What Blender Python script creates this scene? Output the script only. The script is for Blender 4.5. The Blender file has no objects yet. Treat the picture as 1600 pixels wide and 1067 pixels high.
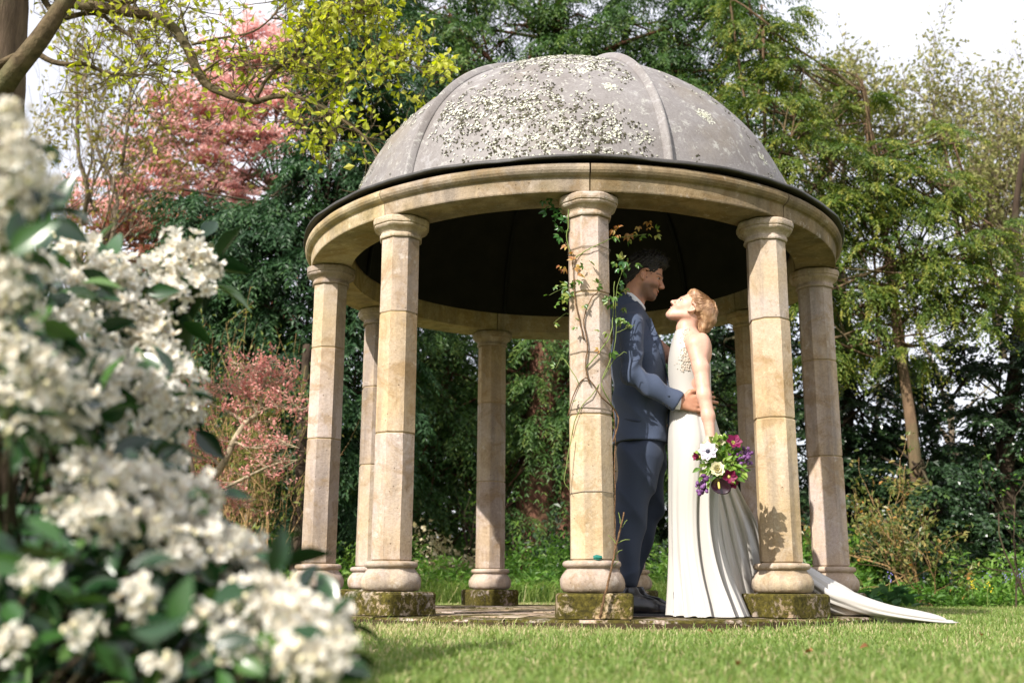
import bpy, math, random
import numpy as np
from math import sin, cos, pi, radians, sqrt
SC = bpy.context.scene
COL = SC.collection
rng = np.random.default_rng(7)
random.seed(7)

# ------------------------------------------------------------------ camera
CAMZ = 0.2005
RIGHT = np.array([0.99845115, 0.05538803, 0.00524045])
FWD = np.array([-0.05516394, 0.97335252, 0.22257992])
UP = np.array([0.00722746, -0.22252426, 0.97490036])
FPX = 1658.716
cam_d = bpy.data.cameras.new('camera'); cam = bpy.data.objects.new('camera', cam_d); COL.objects.link(cam)
from mathutils import Matrix, Vector, Euler
cam.matrix_world = Matrix(((RIGHT[0], UP[0], -FWD[0], 0), (RIGHT[1], UP[1], -FWD[1], 0), (RIGHT[2], UP[2], -FWD[2], CAMZ), (0, 0, 0, 1)))
cam_d.sensor_width = 36; cam_d.lens = FPX / 1600 * 36
cam_d.clip_start = 0.05; cam_d.clip_end = 900
cam_d.dof.use_dof = True; cam_d.dof.focus_distance = 5.45; cam_d.dof.aperture_fstop = 2.7
SC.camera = cam

def at(px, py, Y):
    """world point at depth Y on the line of sight through a place in the photograph (1600 x 1067)"""
    d = FWD + RIGHT * (px - 800) / FPX - UP * (py - 533.5) / FPX
    return np.array([0, 0, CAMZ]) + d * (Y / d[1])

# ------------------------------------------------------------------ sky, sun, exposure
SUN_AZ, SUN_EL = radians(33), radians(38)          # left of the camera's back, height
sdir = np.array([-sin(SUN_AZ) * cos(SUN_EL), -cos(SUN_AZ) * cos(SUN_EL), sin(SUN_EL)])
W = bpy.data.worlds.new('World'); SC.world = W; W.use_nodes = True
nt = W.node_tree; nt.nodes.clear()
sky = nt.nodes.new('ShaderNodeTexSky'); sky.sky_type = 'NISHITA'; sky.sun_disc = False
sky.sun_elevation = SUN_EL; sky.sun_rotation = math.atan2(sdir[0], sdir[1])
sky.air_density = 1.0; sky.dust_density = 3.0; sky.ozone_density = 1.0
bg = nt.nodes.new('ShaderNodeBackground'); bg.inputs[1].default_value = 0.115
wo = nt.nodes.new('ShaderNodeOutputWorld')
# thin bright cloud veil over the whole sky
tc = nt.nodes.new('ShaderNodeTexCoord'); nz = nt.nodes.new('ShaderNodeTexNoise'); nz.inputs['Scale'].default_value = 2.2; nz.inputs['Detail'].default_value = 5
rp = nt.nodes.new('ShaderNodeMapRange'); rp.inputs[1].default_value = .30; rp.inputs[2].default_value = .62; rp.inputs[3].default_value = .5; rp.inputs[4].default_value = .85
mx = nt.nodes.new('ShaderNodeMix'); mx.data_type = 'RGBA'
mx.inputs['B'].default_value = (6.6, 6.5, 6.9, 1)
nt.links.new(tc.outputs['Generated'], nz.inputs['Vector']); nt.links.new(nz.outputs['Fac'], rp.inputs[0])
nt.links.new(rp.outputs[0], mx.inputs['Factor']); nt.links.new(sky.outputs[0], mx.inputs['A'])
nt.links.new(mx.outputs['Result'], bg.inputs[0]); nt.links.new(bg.outputs[0], wo.inputs[0])
sl = bpy.data.lights.new('sun', 'SUN'); sl.energy = 4.6; sl.angle = radians(0.53); sl.color = (1.0, .95, .87)
so = bpy.data.objects.new('sun', sl); COL.objects.link(so)
so.rotation_euler = Vector(tuple(sdir)).to_track_quat('Z', 'Y').to_euler(); so.location = (-6, -6, 9)
SC.view_settings.view_transform = 'Standard'; SC.view_settings.look = 'None'
SC.view_settings.exposure = 0.88; SC.view_settings.gamma = 1; SC.view_settings.use_curve_mapping = False
SC.render.engine = 'CYCLES'
cy = SC.cycles; cy.use_denoising = True; cy.max_bounces = 8; cy.diffuse_bounces = 3; cy.glossy_bounces = 2
cy.transmission_bounces = 4; cy.transparent_max_bounces = 4; cy.sample_clamp_indirect = 6

# ------------------------------------------------------------------ materials
def new_mat(name):
    m = bpy.data.materials.new(name); m.use_nodes = True
    t = m.node_tree; b = t.nodes['Principled BSDF']
    return m, t, b
def node(t, kind, **kw):
    n = t.nodes.new(kind)
    for k, v in kw.items():
        if k in n.inputs.keys(): n.inputs[k].default_value = v
        else: setattr(n, k, v)
    return n
def ramp(t, src, stops):
    r = t.nodes.new('ShaderNodeValToRGB'); e = r.color_ramp.elements
    while len(e) < len(stops): e.new(.5)
    for i, (p, c) in enumerate(stops):
        e[i].position = p; e[i].color = (*c, 1) if len(c) == 3 else c
    t.links.new(src, r.inputs[0]); return r.outputs[0]
def mixc(t, fac, a, b, blend='MIX'):
    m = t.nodes.new('ShaderNodeMix'); m.data_type = 'RGBA'; m.blend_type = blend
    for s, v in (('Factor', fac), ('A', a), ('B', b)):
        if hasattr(v, 'is_linked') or isinstance(v, bpy.types.NodeSocket): t.links.new(v, m.inputs[s])
        else: m.inputs[s].default_value = v if s == 'Factor' else (*v, 1)
    return m.outputs['Result']
def noise(t, scale, detail=4, rough=.55, vec=None, dist=0, mapscale=None):
    n = node(t, 'ShaderNodeTexNoise', Scale=scale, Detail=detail, Roughness=rough, Distortion=dist)
    tcn = t.nodes.new('ShaderNodeTexCoord'); v = tcn.outputs[vec or 'Object']
    if mapscale:
        mp = t.nodes.new('ShaderNodeMapping'); mp.inputs['Scale'].default_value = mapscale; t.links.new(v, mp.inputs[0]); v = mp.outputs[0]
    t.links.new(v, n.inputs['Vector']); return n.outputs['Fac']
def bump(t, b, h, strength=.4, dist=.01):
    n = node(t, 'ShaderNodeBump', Strength=strength, Distance=dist); t.links.new(h, n.inputs['Height'])
    if b.inputs['Normal'].is_linked: t.links.new(b.inputs['Normal'].links[0].from_socket, n.inputs['Normal'])
    t.links.new(n.outputs[0], b.inputs['Normal'])
def plain(name, c, rough=.6, spec=.4, bumpscale=None, bs=.3, bd=.004, var=.15, metallic=0):
    m, t, b = new_mat(name); b.inputs['Roughness'].default_value = rough; b.inputs['Specular IOR Level'].default_value = spec
    b.inputs['Metallic'].default_value = metallic
    f = noise(t, bumpscale or 12)
    col = ramp(t, f, [(.3, [x * (1 - var) for x in c]), (.7, [min(1, x * (1 + var)) for x in c])]); t.links.new(col, b.inputs['Base Color'])
    if bumpscale: bump(t, b, noise(t, bumpscale * 3), bs, bd)
    return m
def leaf_mat(name, stops, transl=.35, rough=.45, spec=.4, tcol=None, patch=None):
    """leaf: colour by the per-leaf attribute 'rnd', light passing through"""
    m, t, b = new_mat(name)
    a = node(t, 'ShaderNodeAttribute', attribute_name='rnd')
    c = ramp(t, a.outputs['Fac'], stops)
    if patch:
        f = noise(t, patch[0], 2); c = mixc(t, ramp(t, f, [(.42, (0, 0, 0)), (.62, (1, 1, 1))]), c, patch[1])
    t.links.new(c, b.inputs['Base Color']); b.inputs['Roughness'].default_value = rough; b.inputs['Specular IOR Level'].default_value = spec
    tr = node(t, 'ShaderNodeBsdfTranslucent'); hs = node(t, 'ShaderNodeHueSaturation', Saturation=1.15, Value=1.25)
    t.links.new(c, hs.inputs['Color']); t.links.new(hs.outputs[0], tr.inputs[0])
    ms = node(t, 'ShaderNodeMixShader'); ms.inputs[0].default_value = transl
    t.links.new(b.outputs[0], ms.inputs[1]); t.links.new(tr.outputs[0], ms.inputs[2])
    t.links.new(ms.outputs[0], t.nodes['Material Output'].inputs[0]); return m

def stone_mat(name, base, stain, stain_amt=.5, grey=(.40, .37, .34), moss=0, pit=1.0):
    m, t, b = new_mat(name); b.inputs['Roughness'].default_value = .93; b.inputs['Specular IOR Level'].default_value = .15
    c = mixc(t, ramp(t, noise(t, 3.1, 5, .6), [(.38, (0, 0, 0)), (.62, (1, 1, 1))]), base, grey)
    c = mixc(t, ramp(t, noise(t, 1.7, 6, .65, dist=.6), [(.5, (0, 0, 0)), (.68, (stain_amt,) * 3)]), c, stain)
    sk = noise(t, 9, 5, .6, mapscale=(1, 1, .09)); c = mixc(t, ramp(t, sk, [(.46, (0, 0, 0)), (.66, (.72, .72, .72))]), c, [x * .5 for x in grey])
    c = mixc(t, ramp(t, noise(t, 5.5, 6, .7, dist=1.0), [(.5, (0, 0, 0)), (.62, (.7, .7, .7))]), c, [x * y for x, y in zip(base, (.62, .56, .47))])
    c = mixc(t, ramp(t, noise(t, 12, 5, .7), [(.6, (0, 0, 0)), (.68, (.5, .5, .5))]), c, (.60, .56, .50))
    oi = node(t, 'ShaderNodeObjectInfo')
    c = mixc(t, 1.0, c, ramp(t, oi.outputs['Random'], [(0, (.76, .72, .71)), (.3, (1.06, 1.0, 1.03)), (.6, (.92, .90, .90)), (.8, (1.10, 1.04, .90)), (1, (1.0, .90, .74))]), 'MULTIPLY')
    c = mixc(t, 1.0, c, ramp(t, noise(t, 60, 3, .7), [(.3, (.86, .85, .84)), (.6, (1.05, 1.05, 1.05))]), 'MULTIPLY')
    g = noise(t, 190, 3, .8)
    c = mixc(t, 1.0, c, ramp(t, g, [(.34, (.82, .80, .78)), (.5, (1, 1, 1))]), 'MULTIPLY')
    vo = node(t, 'ShaderNodeTexVoronoi', Scale=34, Randomness=1); tcn = t.nodes.new('ShaderNodeTexCoord'); t.links.new(tcn.outputs['Object'], vo.inputs['Vector'])
    pits = ramp(t, vo.outputs['Distance'], [(.05, (0, 0, 0)), (.14 * pit + .001, (1, 1, 1))])
    sel = ramp(t, noise(t, 21, 2), [(.52, (1, 1, 1)), (.6, (0, 0, 0))])
    pits = mixc(t, sel, pits, (1, 1, 1))
    c = mixc(t, 1.0, c, mixc(t, pits, (.35, .3, .25), (1, 1, 1)), 'MULTIPLY')
    if moss:
        f = mixc(t, .35, noise(t, 7, 6, .7), noise(t, 45, 4, .7))
        k = ramp(t, f, [(.5 - moss * .22, (0, 0, 0)), (.56 - moss * .2, (1, 1, 1))])
        mc = ramp(t, noise(t, 55, 4, .7), [(.3, (.018, .016, .006)), (.55, (.075, .062, .012)), (.75, (.15, .13, .03))])
        c = mixc(t, k, c, mc); bump(t, b, k, .5, .012)
    t.links.new(c, b.inputs['Base Color'])
    bump(t, b, noise(t, 26, 5, .65), .5, .008); bump(t, b, g, .6, .003); bump(t, b, noise(t, 75, 4, .75), .5, .004); bump(t, b, pits, .7, .004)
    return m

# ------------------------------------------------------------------ mesh helpers
ORG = {}                                             # world origin of a thing, by object
def mesh_from(name, V, faces, smooth=False, attrs=None, mats=(), mi=None):
    """faces: list of index arrays, each (n,k) with one k"""
    me = bpy.data.meshes.new(name); V = np.asarray(V, np.float32).reshape(-1, 3)
    faces = [np.asarray(f, np.int32) for f in faces if len(f)]
    me.vertices.add(len(V)); me.vertices.foreach_set('co', V.ravel())
    nl = sum(f.size for f in faces); npol = sum(len(f) for f in faces)
    me.loops.add(nl); me.polygons.add(npol)
    me.loops.foreach_set('vertex_index', np.concatenate([f.ravel() for f in faces]))
    tot = np.concatenate([np.full(len(f), f.shape[1], np.int32) for f in faces])
    st = np.zeros(npol, np.int32); st[1:] = np.cumsum(tot)[:-1]
    me.polygons.foreach_set('loop_start', st)
    try: me.polygons.foreach_set('loop_total', tot)
    except Exception: pass
    me.polygons.foreach_set('use_smooth', np.full(npol, bool(smooth)))
    if mi is not None: me.polygons.foreach_set('material_index', np.asarray(mi, np.int32))
    for k, a in (attrs or {}).items():
        a = np.asarray(a, np.float32)
        if a.ndim == 1: at_ = me.attributes.new(k, 'FLOAT', 'POINT'); at_.data.foreach_set('value', a)
        else: at_ = me.attributes.new(k, 'FLOAT_COLOR', 'POINT'); at_.data.foreach_set('color', np.c_[a, np.ones(len(a))].astype(np.float32).ravel())
    for m_ in (mats if isinstance(mats, (list, tuple)) else [mats]): me.materials.append(m_)
    me.update(calc_edges=True); me.validate()
    return me
def thing(name, label, cat, loc=(0, 0, 0), group=None):
    o = bpy.data.objects.new(name, None); COL.objects.link(o); o.location = tuple(float(x) for x in loc)
    o['label'] = label; o['category'] = cat; o.empty_display_size = .2
    if group: o['group'] = group
    ORG[o.name] = np.array(loc, float); return o
def part(name, parent, V, faces, mat, smooth=False, attrs=None, label=None, stuff=False, mi=None):
    org = ORG[parent.name] if parent is not None else np.zeros(3)
    V = np.asarray(V, float).reshape(-1, 3) - org
    o = bpy.data.objects.new(name, mesh_from(name, V, faces, smooth, attrs, mat, mi)); COL.objects.link(o)
    if parent is not None: o.parent = parent
    ORG[o.name] = org
    if label: o['label'] = label
    if stuff: o['kind'] = 'stuff'
    return o
def solo(name, label, cat, loc, V, faces, mat, group=None, **kw):
    loc = np.array(loc, float)
    o = bpy.data.objects.new(name, mesh_from(name, np.asarray(V, float).reshape(-1, 3) - loc, faces, kw.get('smooth', False), kw.get('attrs'), mat, kw.get('mi')))
    COL.objects.link(o); o.location = tuple(loc); o['label'] = label; o['category'] = cat
    if group: o['group'] = group
    ORG[o.name] = loc; return o
def inst(name, parent, me, M):
    """an object sharing a mesh, set at world matrix M under a thing or part"""
    o = bpy.data.objects.new(name, me); COL.objects.link(o); o.parent = parent
    org = ORG[parent.name]; M = M.copy(); M.translation = M.translation - Vector(tuple(org)); o.matrix_local = M
    ORG[o.name] = org; return o
def structure(name, V, faces, mat, kind='structure', **kw):
    o = bpy.data.objects.new(name, mesh_from(name, V, faces, kw.get('smooth', False), kw.get('attrs'), mat)); COL.objects.link(o)
    o['kind'] = kind; ORG[o.name] = np.zeros(3); return o

class MB:
    def __init__(s): s.V = []; s.F = {}; s.n = 0; s.A = []
    def add(s, V, faces, rnd=0.5):
        V = np.asarray(V, float).reshape(-1, 3)
        for f in faces:
            f = np.asarray(f, np.int64)
            if f.size == 0: continue
            s.F.setdefault(f.shape[1], []).append(f + s.n)
        s.V.append(V); s.n += len(V)
        s.A.append(np.full(len(V), rnd) if np.isscalar(rnd) else np.asarray(rnd))
        return s
    def get(s): return np.concatenate(s.V), [np.concatenate(v) for v in s.F.values()]
    def rnd(s): return np.concatenate(s.A)
    def part(s, name, parent, mat, **kw):
        V, F = s.get(); return part(name, parent, V, F, mat, attrs={'rnd': s.rnd()}, **kw)

def unit(v):
    v = np.asarray(v, float); return v / np.maximum(np.linalg.norm(v, axis=-1, keepdims=True), 1e-9)
def tube(P, R, k=6, cap=True):
    P = np.asarray(P, float); n = len(P); R = np.broadcast_to(np.asarray(R, float), (n,))
    T = unit(np.gradient(P, axis=0)); ref = np.array([0, 0, 1.]) if abs(T[0][2]) < .9 else np.array([1., 0, 0])
    A = unit(np.cross(T, ref)); B = np.cross(T, A)
    th = np.arange(k) * 2 * pi / k
    V = P[:, None] + R[:, None, None] * (np.cos(th)[None, :, None] * A[:, None] + np.sin(th)[None, :, None] * B[:, None])
    i = np.arange(n - 1)[:, None] * k; j = np.arange(k)[None]; j2 = (j + 1) % k
    q = np.stack([i + j, i + j2, i + k + j2, i + k + j], -1).reshape(-1, 4)
    F = [q]
    if cap: F.append(np.array([np.arange(k)[::-1], np.arange(k) + (n - 1) * k]))
    return V.reshape(-1, 3), F
def smooth_path(P, m=4):
    """Catmull-Rom through the points (any number of columns)"""
    P = np.asarray(P, float); Q = np.vstack([2 * P[0] - P[1], P, 2 * P[-1] - P[-2]]); out = []
    for i in range(1, len(Q) - 2):
        for t in np.arange(m) / m:
            a, b, c, d = Q[i - 1], Q[i], Q[i + 1], Q[i + 2]
            out.append(.5 * (2 * b + (c - a) * t + (2 * a - 5 * b + 4 * c - d) * t * t + (3 * b - a - 3 * c + d) * t ** 3))
    out.append(P[-1]); return np.array(out)
def loft(rings, cap=True):
    """rings: (n,k,3)"""
    R = np.asarray(rings, float); n, k = R.shape[:2]
    i = np.arange(n - 1)[:, None] * k; j = np.arange(k)[None]; j2 = (j + 1) % k
    F = [np.stack([i + j, i + j2, i + k + j2, i + k + j], -1).reshape(-1, 4)]
    if cap: F.append(np.array([np.arange(k)[::-1], np.arange(k) + (n - 1) * k]))
    return R.reshape(-1, 3), F
def leaves(P, D, N, L, Wd, fold=.15):
    """diamond leaves, one quad each: base, side, tip, side"""
    P = np.asarray(P, float); D = unit(D); S = unit(np.cross(D, N)); U = np.cross(S, D)
    L = np.broadcast_to(L, (len(P),))[:, None]; Wd = np.broadcast_to(Wd, (len(P),))[:, None]
    mid = P + D * L * .45 + U * L * fold
    V = np.stack([P, mid + S * Wd * .5, P + D * L, mid - S * Wd * .5], 1).reshape(-1, 3)
    return V, [np.arange(len(P) * 4).reshape(-1, 4)]
def rand_unit(n): return unit(rng.normal(size=(n, 3)))
def blob_noise(V, scale, amp, seed=0):
    """cheap smooth displacement noise"""
    r = np.random.default_rng(seed); out = np.zeros(len(V))
    for o in range(3):
        K = r.normal(size=(4, 3)) * scale * 2 ** o; ph = r.uniform(0, 6.28, 4)
        out += np.sin(V @ K.T + ph).sum(1) / 4 / 2 ** o
    return out * amp
# ------------------------------------------------------------------ the temple
CX, CYT, RT = 0.0, 6.6055, 1.52
PHI = radians(3.52)
ZP, ZPT, ZCAP = 0.05, 0.163, 2.094                  # platform top, plinth top, capital top
M_STONE = stone_mat('sandstone', (.475, .385, .27), (.33, .235, .125), .5, (.46, .40, .355))
M_BEAM = stone_mat('weathered_sandstone', (.46, .375, .25), (.17, .14, .07), .8, (.43, .375, .31))
M_BEAM2 = stone_mat('dark_olive_sandstone', (.32, .25, .145), (.10, .085, .035), .85, (.27, .225, .155))  # darker, more olive tone for the two entablature stones right of the front column
M_MORTAR = plain('mortar', (.34, .25, .14), .95, .1, 40)
M_MOSSY = stone_mat('mossy_sandstone', (.42, .33, .22), (.22, .16, .08), .6, moss=.42)
M_PAVE = stone_mat('paving_sandstone', (.44, .34, .25), (.28, .19, .11), .6, moss=.12)
M_KERB = stone_mat('edging_sandstone', (.46, .35, .25), (.22, .17, .09), .6, moss=.4)
def polyR(n_th, mixc_=1.0, off=0):
    """radius factor of an octagon (flat half-width 1) blended with a circle, face outward at angle 0"""
    th = np.arange(n_th) * 2 * pi / n_th
    a = (th + pi / 8) % (pi / 4) - pi / 8
    return th, mixc_ / np.cos(a) + (1 - mixc_) * 1.03
def octo(profile, ang, cx, cy, nth=8, k=1.0):
    """profile [(r,z)] as stacked octagon rings whose flat faces out along ang"""
    if nth == 8:
        th = (np.arange(8) + .5) * pi / 4; f = np.full(8, 1 / cos(pi / 8))
    else: th, f = polyR(nth, k)
    rings = []
    for r, z in profile:
        a = ang + th
        rings.append(np.c_[cx + r * f * np.sin(a), cy - r * f * np.cos(a), np.full(len(th), z)])
    return loft(rings)
def roughen(V, amp, seed, scale=22):
    d = blob_noise(V, scale, amp, seed); c = V.mean(0); u = V - c; u[:, 2] *= .3; return V + unit(u) * d[:, None]

temple = thing('temple', 'round domed garden temple of weathered sandstone columns under a lichen covered lead dome', 'temple', (CX, CYT, 0))
def boxy(c, ux, uy, hx, hy, z0, z1, bev, seed, nseg=5, amp=.006):
    """rough bevelled block, subdivided side rings"""
    th = np.linspace(0, 2 * pi, 33)[:-1]; e = .16
    sx = np.sign(np.cos(th)) * np.abs(np.cos(th)) ** e; sy = np.sign(np.sin(th)) * np.abs(np.sin(th)) ** e
    prof = [(.0, z0), (1, z0)] + [(1, z0 + (z1 - z0 - bev) * t) for t in np.linspace(.15, 1, nseg)] + [(1 - bev / hx * .4, z1 - bev * .3), (1 - bev / hx, z1), (.55, z1), (.0, z1)]
    R = [np.array(c)[None, :2] + (sx * hx * max(s, .001))[:, None] * np.array(ux)[None] + (sy * hy * max(s, .001))[:, None] * np.array(uy)[None] for s, z in prof]
    rings = np.array([np.c_[r, np.full(len(r), z)] for r, (s, z) in zip(R, prof)])
    V, F = loft(rings, cap=False); return roughen(V, amp, seed, 14), F
COLS = []
for i in range(9):
    a = PHI + i * 2 * pi / 9; cx, cyy = CX + RT * sin(a), CYT - RT * cos(a); COLS.append((a, cx, cyy))
    o = np.array([sin(a), -cos(a)]); tq = np.array([cos(a), sin(a)])
    # core seen only at the joints
    V, F = octo([(.0945, ZPT + .1), (.0925, ZCAP - .05)], a, cx, cyy)
    colm = part('column', temple, V, F, M_MORTAR)
    hb, ht = ZPT + .150, ZCAP - .112
    cuts = [hb, hb + (ht - hb) * (.405 + .03 * sin(i * 2.1)), hb + (ht - hb) * (.745 + .02 * cos(i * 1.7)), ht]
    for j in range(3):
        z0, z1 = cuts[j] + (.003 if j else 0), cuts[j + 1] - (.003 if j < 2 else 0)
        w = lambda z: .1005 - .003 * (z - hb) / (ht - hb)
        zz = [z0, z0 + .004] + list(np.linspace(z0, z1, 9)[1:-1]) + [z1 - .004, z1]
        pr = [(w(z) - (.004 if k in (0, len(zz) - 1) else 0), z) for k, z in enumerate(zz)]
        V, F = octo(pr, a, cx, cyy)
        V = V + np.c_[blob_noise(V, 9, .0016, i * 7 + j), blob_noise(V, 9, .0016, i * 9 + j + 50), np.zeros(len(V))]
        part('shaft_stone', colm, V, F, M_STONE)
    V, F = octo([(.106, ZPT), (.135, ZPT + .004), (.146, ZPT + .022), (.150, ZPT + .042), (.148, ZPT + .062), (.138, ZPT + .082), (.124, ZPT + .099), (.1165, ZPT + .110), (.118, ZPT + .113), (.128, ZPT + .116), (.1345, ZPT + .124), (.1345, ZPT + .134), (.129, ZPT + .142), (.118, ZPT + .1455), (.098, ZPT + .1465)], a, cx, cyy, 40, .9)
    V = roughen(V, .0035, i + 3, 30); part('base', colm, V, F, M_STONE, smooth=True)
    V, F = octo([(.098, ht - .001), (.108, ht), (.111, ht + .006), (.111, ht + .016), (.106, ht + .022), (.1065, ht + .030), (.112, ht + .038), (.122, ht + .047), (.133, ht + .053), (.139, ht + .060), (.140, ht + .066), (.138, ht + .069), (.1445, ht + .072), (.1465, ht + .080), (.1465, ht + .098), (.142, ht + .106), (.125, ht + .1125), (.05, ht + .113)], a, cx, cyy, 40, .93)
    V = roughen(V, .002, i + 30, 25); V[:, 2] = np.minimum(V[:, 2], ZCAP - .001); part('capital', colm, V, F, M_STONE)
    V, F = boxy((cx, cyy), o, tq, .172, .172, ZP + .001, ZPT - .001, .014, i + 60)
    part('plinth', colm, V, F, M_MOSSY if i in (0, 1, 2, 8) else M_KERB)
# entablature: nine curved stones meeting over the columns
prof = [(1.405, ZCAP + .003), (1.64, ZCAP), (1.643, ZCAP + .006), (1.648, ZCAP + .070), (1.652, ZCAP + .074), (1.664, ZCAP + .078), (1.676, ZCAP + .088), (1.684, ZCAP + .101), (1.686, ZCAP + .115), (1.682, ZCAP + .128), (1.672, ZCAP + .137), (1.66, ZCAP + .144), (1.40, ZCAP + .150), (1.40, ZCAP + .19), (1.398, ZCAP + .09)]
for i in range(9):
    a0 = PHI + i * 2 * pi / 9 + .0022; a1 = a0 + 2 * pi / 9 - .0044
    rings = []
    for a in np.linspace(a0, a1, 25):
        rings.append([[CX + r * sin(a), CYT - r * cos(a), z] for r, z in prof])
    V, F = loft(rings); V = roughen(V, .0022, i + 90, 16)
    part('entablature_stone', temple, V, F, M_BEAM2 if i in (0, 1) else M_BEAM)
# joint filling behind the entablature stones
R_ = []
for a in np.linspace(0, 2 * pi, 73)[:-1]:
    R_.append([[CX + r * sin(a), CYT - r * cos(a), z] for r, z in [(1.43, ZCAP + .010), (1.632, ZCAP + .010), (1.638, ZCAP + .10), (1.43, ZCAP + .14)]])
R_.append(R_[0]); V, F = loft(R_, cap=False); part('joint_mortar', temple, V, F, M_MORTAR)

# dome
M_LEAD = None
m, t, b = new_mat('weathered_lead'); M_LEAD = m
c = ramp(t, noise(t, 2.2, 6, .6, dist=.4), [(.3, (.13, .113, .103)), (.5, (.18, .165, .162)), (.7, (.225, .212, .212))])
c = mixc(t, ramp(t, noise(t, 1.3, 5, .6), [(.5, (0, 0, 0)), (.7, (.55, .55, .55))]), c, (.20, .16, .10))
c = mixc(t, ramp(t, noise(t, 7, 6, .75), [(.58, (0, 0, 0)), (.66, (.5, .5, .5))]), c, (.30, .29, .30))
c = mixc(t, 1.0, c, ramp(t, noise(t, 70, 4, .8), [(.3, (.78, .77, .76)), (.6, (1.08, 1.08, 1.08))]), 'MULTIPLY')
c = mixc(t, ramp(t, noise(t, 17, 7, .8, dist=.5), [(.55, (0, 0, 0)), (.62, (.75, .75, .75))]), c, (.36, .355, .33))
c = mixc(t, ramp(t, noise(t, 26, 6, .8), [(.60, (0, 0, 0)), (.66, (.7, .7, .7))]), c, (.10, .09, .07))
c = mixc(t, ramp(t, noise(t, 46, 3, .7), [(.70, (0, 0, 0)), (.74, (.8, .8, .8))]), c, (.09, .08, .06))
t.links.new(c, b.inputs['Base Color']); b.inputs['Roughness'].default_value = .62; b.inputs['Specular IOR Level'].default_value = .35
bump(t, b, noise(t, 5, 3), .25, .02); bump(t, b, noise(t, 80, 4, .7), .25, .003)
DA, DC, DZ = 1.44, 1.262, 2.222
def dome_pt(a, e, off=0.0):
    """a: angle from the front, e: 0 rim .. 90 deg top"""
    rr = (DA + off) * np.cos(e); return np.stack([CX + rr * np.sin(a), CYT - rr * np.cos(a), DZ + (DC + off) * np.sin(e)], -1)
RIB0 = radians(-38.5)
e0 = radians(1.5)
for k in range(6):
    a0 = RIB0 + k * pi / 3 + .012; a1 = a0 + pi / 3 - .024
    es = np.linspace(e0, radians(89.3), 40); as_ = np.linspace(a0, a1, 26)
    A, E_ = np.meshgrid(as_, es); out = dome_pt(A, E_, 0); inn = dome_pt(A, E_, -.03)
    # light dents and quilting of beaten lead
    nrm = unit(out - np.array([CX, CYT, DZ])); d = blob_noise(out.reshape(-1, 3), 3.2, .006, k).reshape(A.shape); out = out + nrm * d[..., None]
    n1, n2 = A.shape; idx = np.arange(n1 * n2).reshape(n1, n2)
    q = np.stack([idx[:-1, :-1], idx[:-1, 1:], idx[1:, 1:], idx[1:, :-1]], -1).reshape(-1, 4)
    part('lead_panel', temple, out.reshape(-1, 3), [q], M_LEAD, smooth=True)
    ar = RIB0 + k * pi / 3; es = np.linspace(0, radians(88.5), 46); P = dome_pt(np.full_like(es, ar), es, .004)
    nr = unit(P - np.array([CX, CYT, DZ + .0])); tg = unit(np.gradient(P, axis=0)); sd = np.cross(nr, tg)
    cs = [(-.05, -.012), (-.042, .006), (-.026, .020), (-.016, .036), (0, .043), (.016, .036), (.026, .020), (.042, .006), (.05, -.012)]
    w = np.clip((es[-1] - es) / radians(20), .35, 1)
    rings = np.stack([P + sd * (x * .68 * w)[:, None] + nr * (y * .8 * (w * .6 + .4))[:, None] for x, y in cs], 1)
    V, F = loft(rings); part('lead_roll', temple, V, F, M_LEAD, smooth=True)
V, F = octo([(.0, DZ + DC - .02), (.13, DZ + DC - .012), (.12, DZ + DC + .012), (.09, DZ + DC + .03), (.075, DZ + DC + .05), (.05, DZ + DC + .066), (.02, DZ + DC + .072), (.001, DZ + DC + .073)], 0, CX, CYT, 24, 0)
part('finial', temple, V, F, M_LEAD, smooth=True)
M_RIM = plain('dark_lead_edge', (.045, .042, .040), .6, .4, 14, .3, .006, .3)
rings = []
for a in np.linspace(0, 2 * pi, 181)[:-1]:
    w = .0035 * sin(a * 11 + 1) + .0025 * sin(a * 17.3) + .0015 * sin(a * 41)
    rings.append([[CX + r * sin(a), CYT - r * cos(a), z] for r, z in [(1.41, DZ + .045), (1.60, DZ + .058), (1.675 + w * .4, DZ + .052 + w * .3), (1.698 + w * .5, DZ + .044 + w * .5), (1.702 + w * .5, DZ + .030 + w), (1.696, DZ + .026 + w), (1.66, DZ + .036), (1.41, DZ + .03)]])
rings.append(rings[0]); V, F = loft(rings, cap=False); part('rim', temple, V, F, M_RIM, smooth=True)
# ceiling
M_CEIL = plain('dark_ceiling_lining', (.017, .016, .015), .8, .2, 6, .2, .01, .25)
as_ = np.linspace(0, 2 * pi, 61); es = np.linspace(0, radians(89.9), 24); A, E_ = np.meshgrid(as_, es)
P = dome_pt(A, E_, -.055); idx = np.arange(A.size).reshape(A.shape)
q = np.stack([idx[:-1, :-1], idx[1:, :-1], idx[1:, 1:], idx[:-1, 1:]], -1).reshape(-1, 4)
part('ceiling', temple, P.reshape(-1, 3), [q], M_CEIL, smooth=True)
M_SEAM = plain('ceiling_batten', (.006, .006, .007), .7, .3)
for k in range(6):
    es = np.linspace(0, radians(88), 30); P = dome_pt(np.full_like(es, RIB0 + k * pi / 3), es, -.065); V, F = tube(P, .016, 6); part('ceiling_batten', temple, V, F, M_SEAM, smooth=True)
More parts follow.
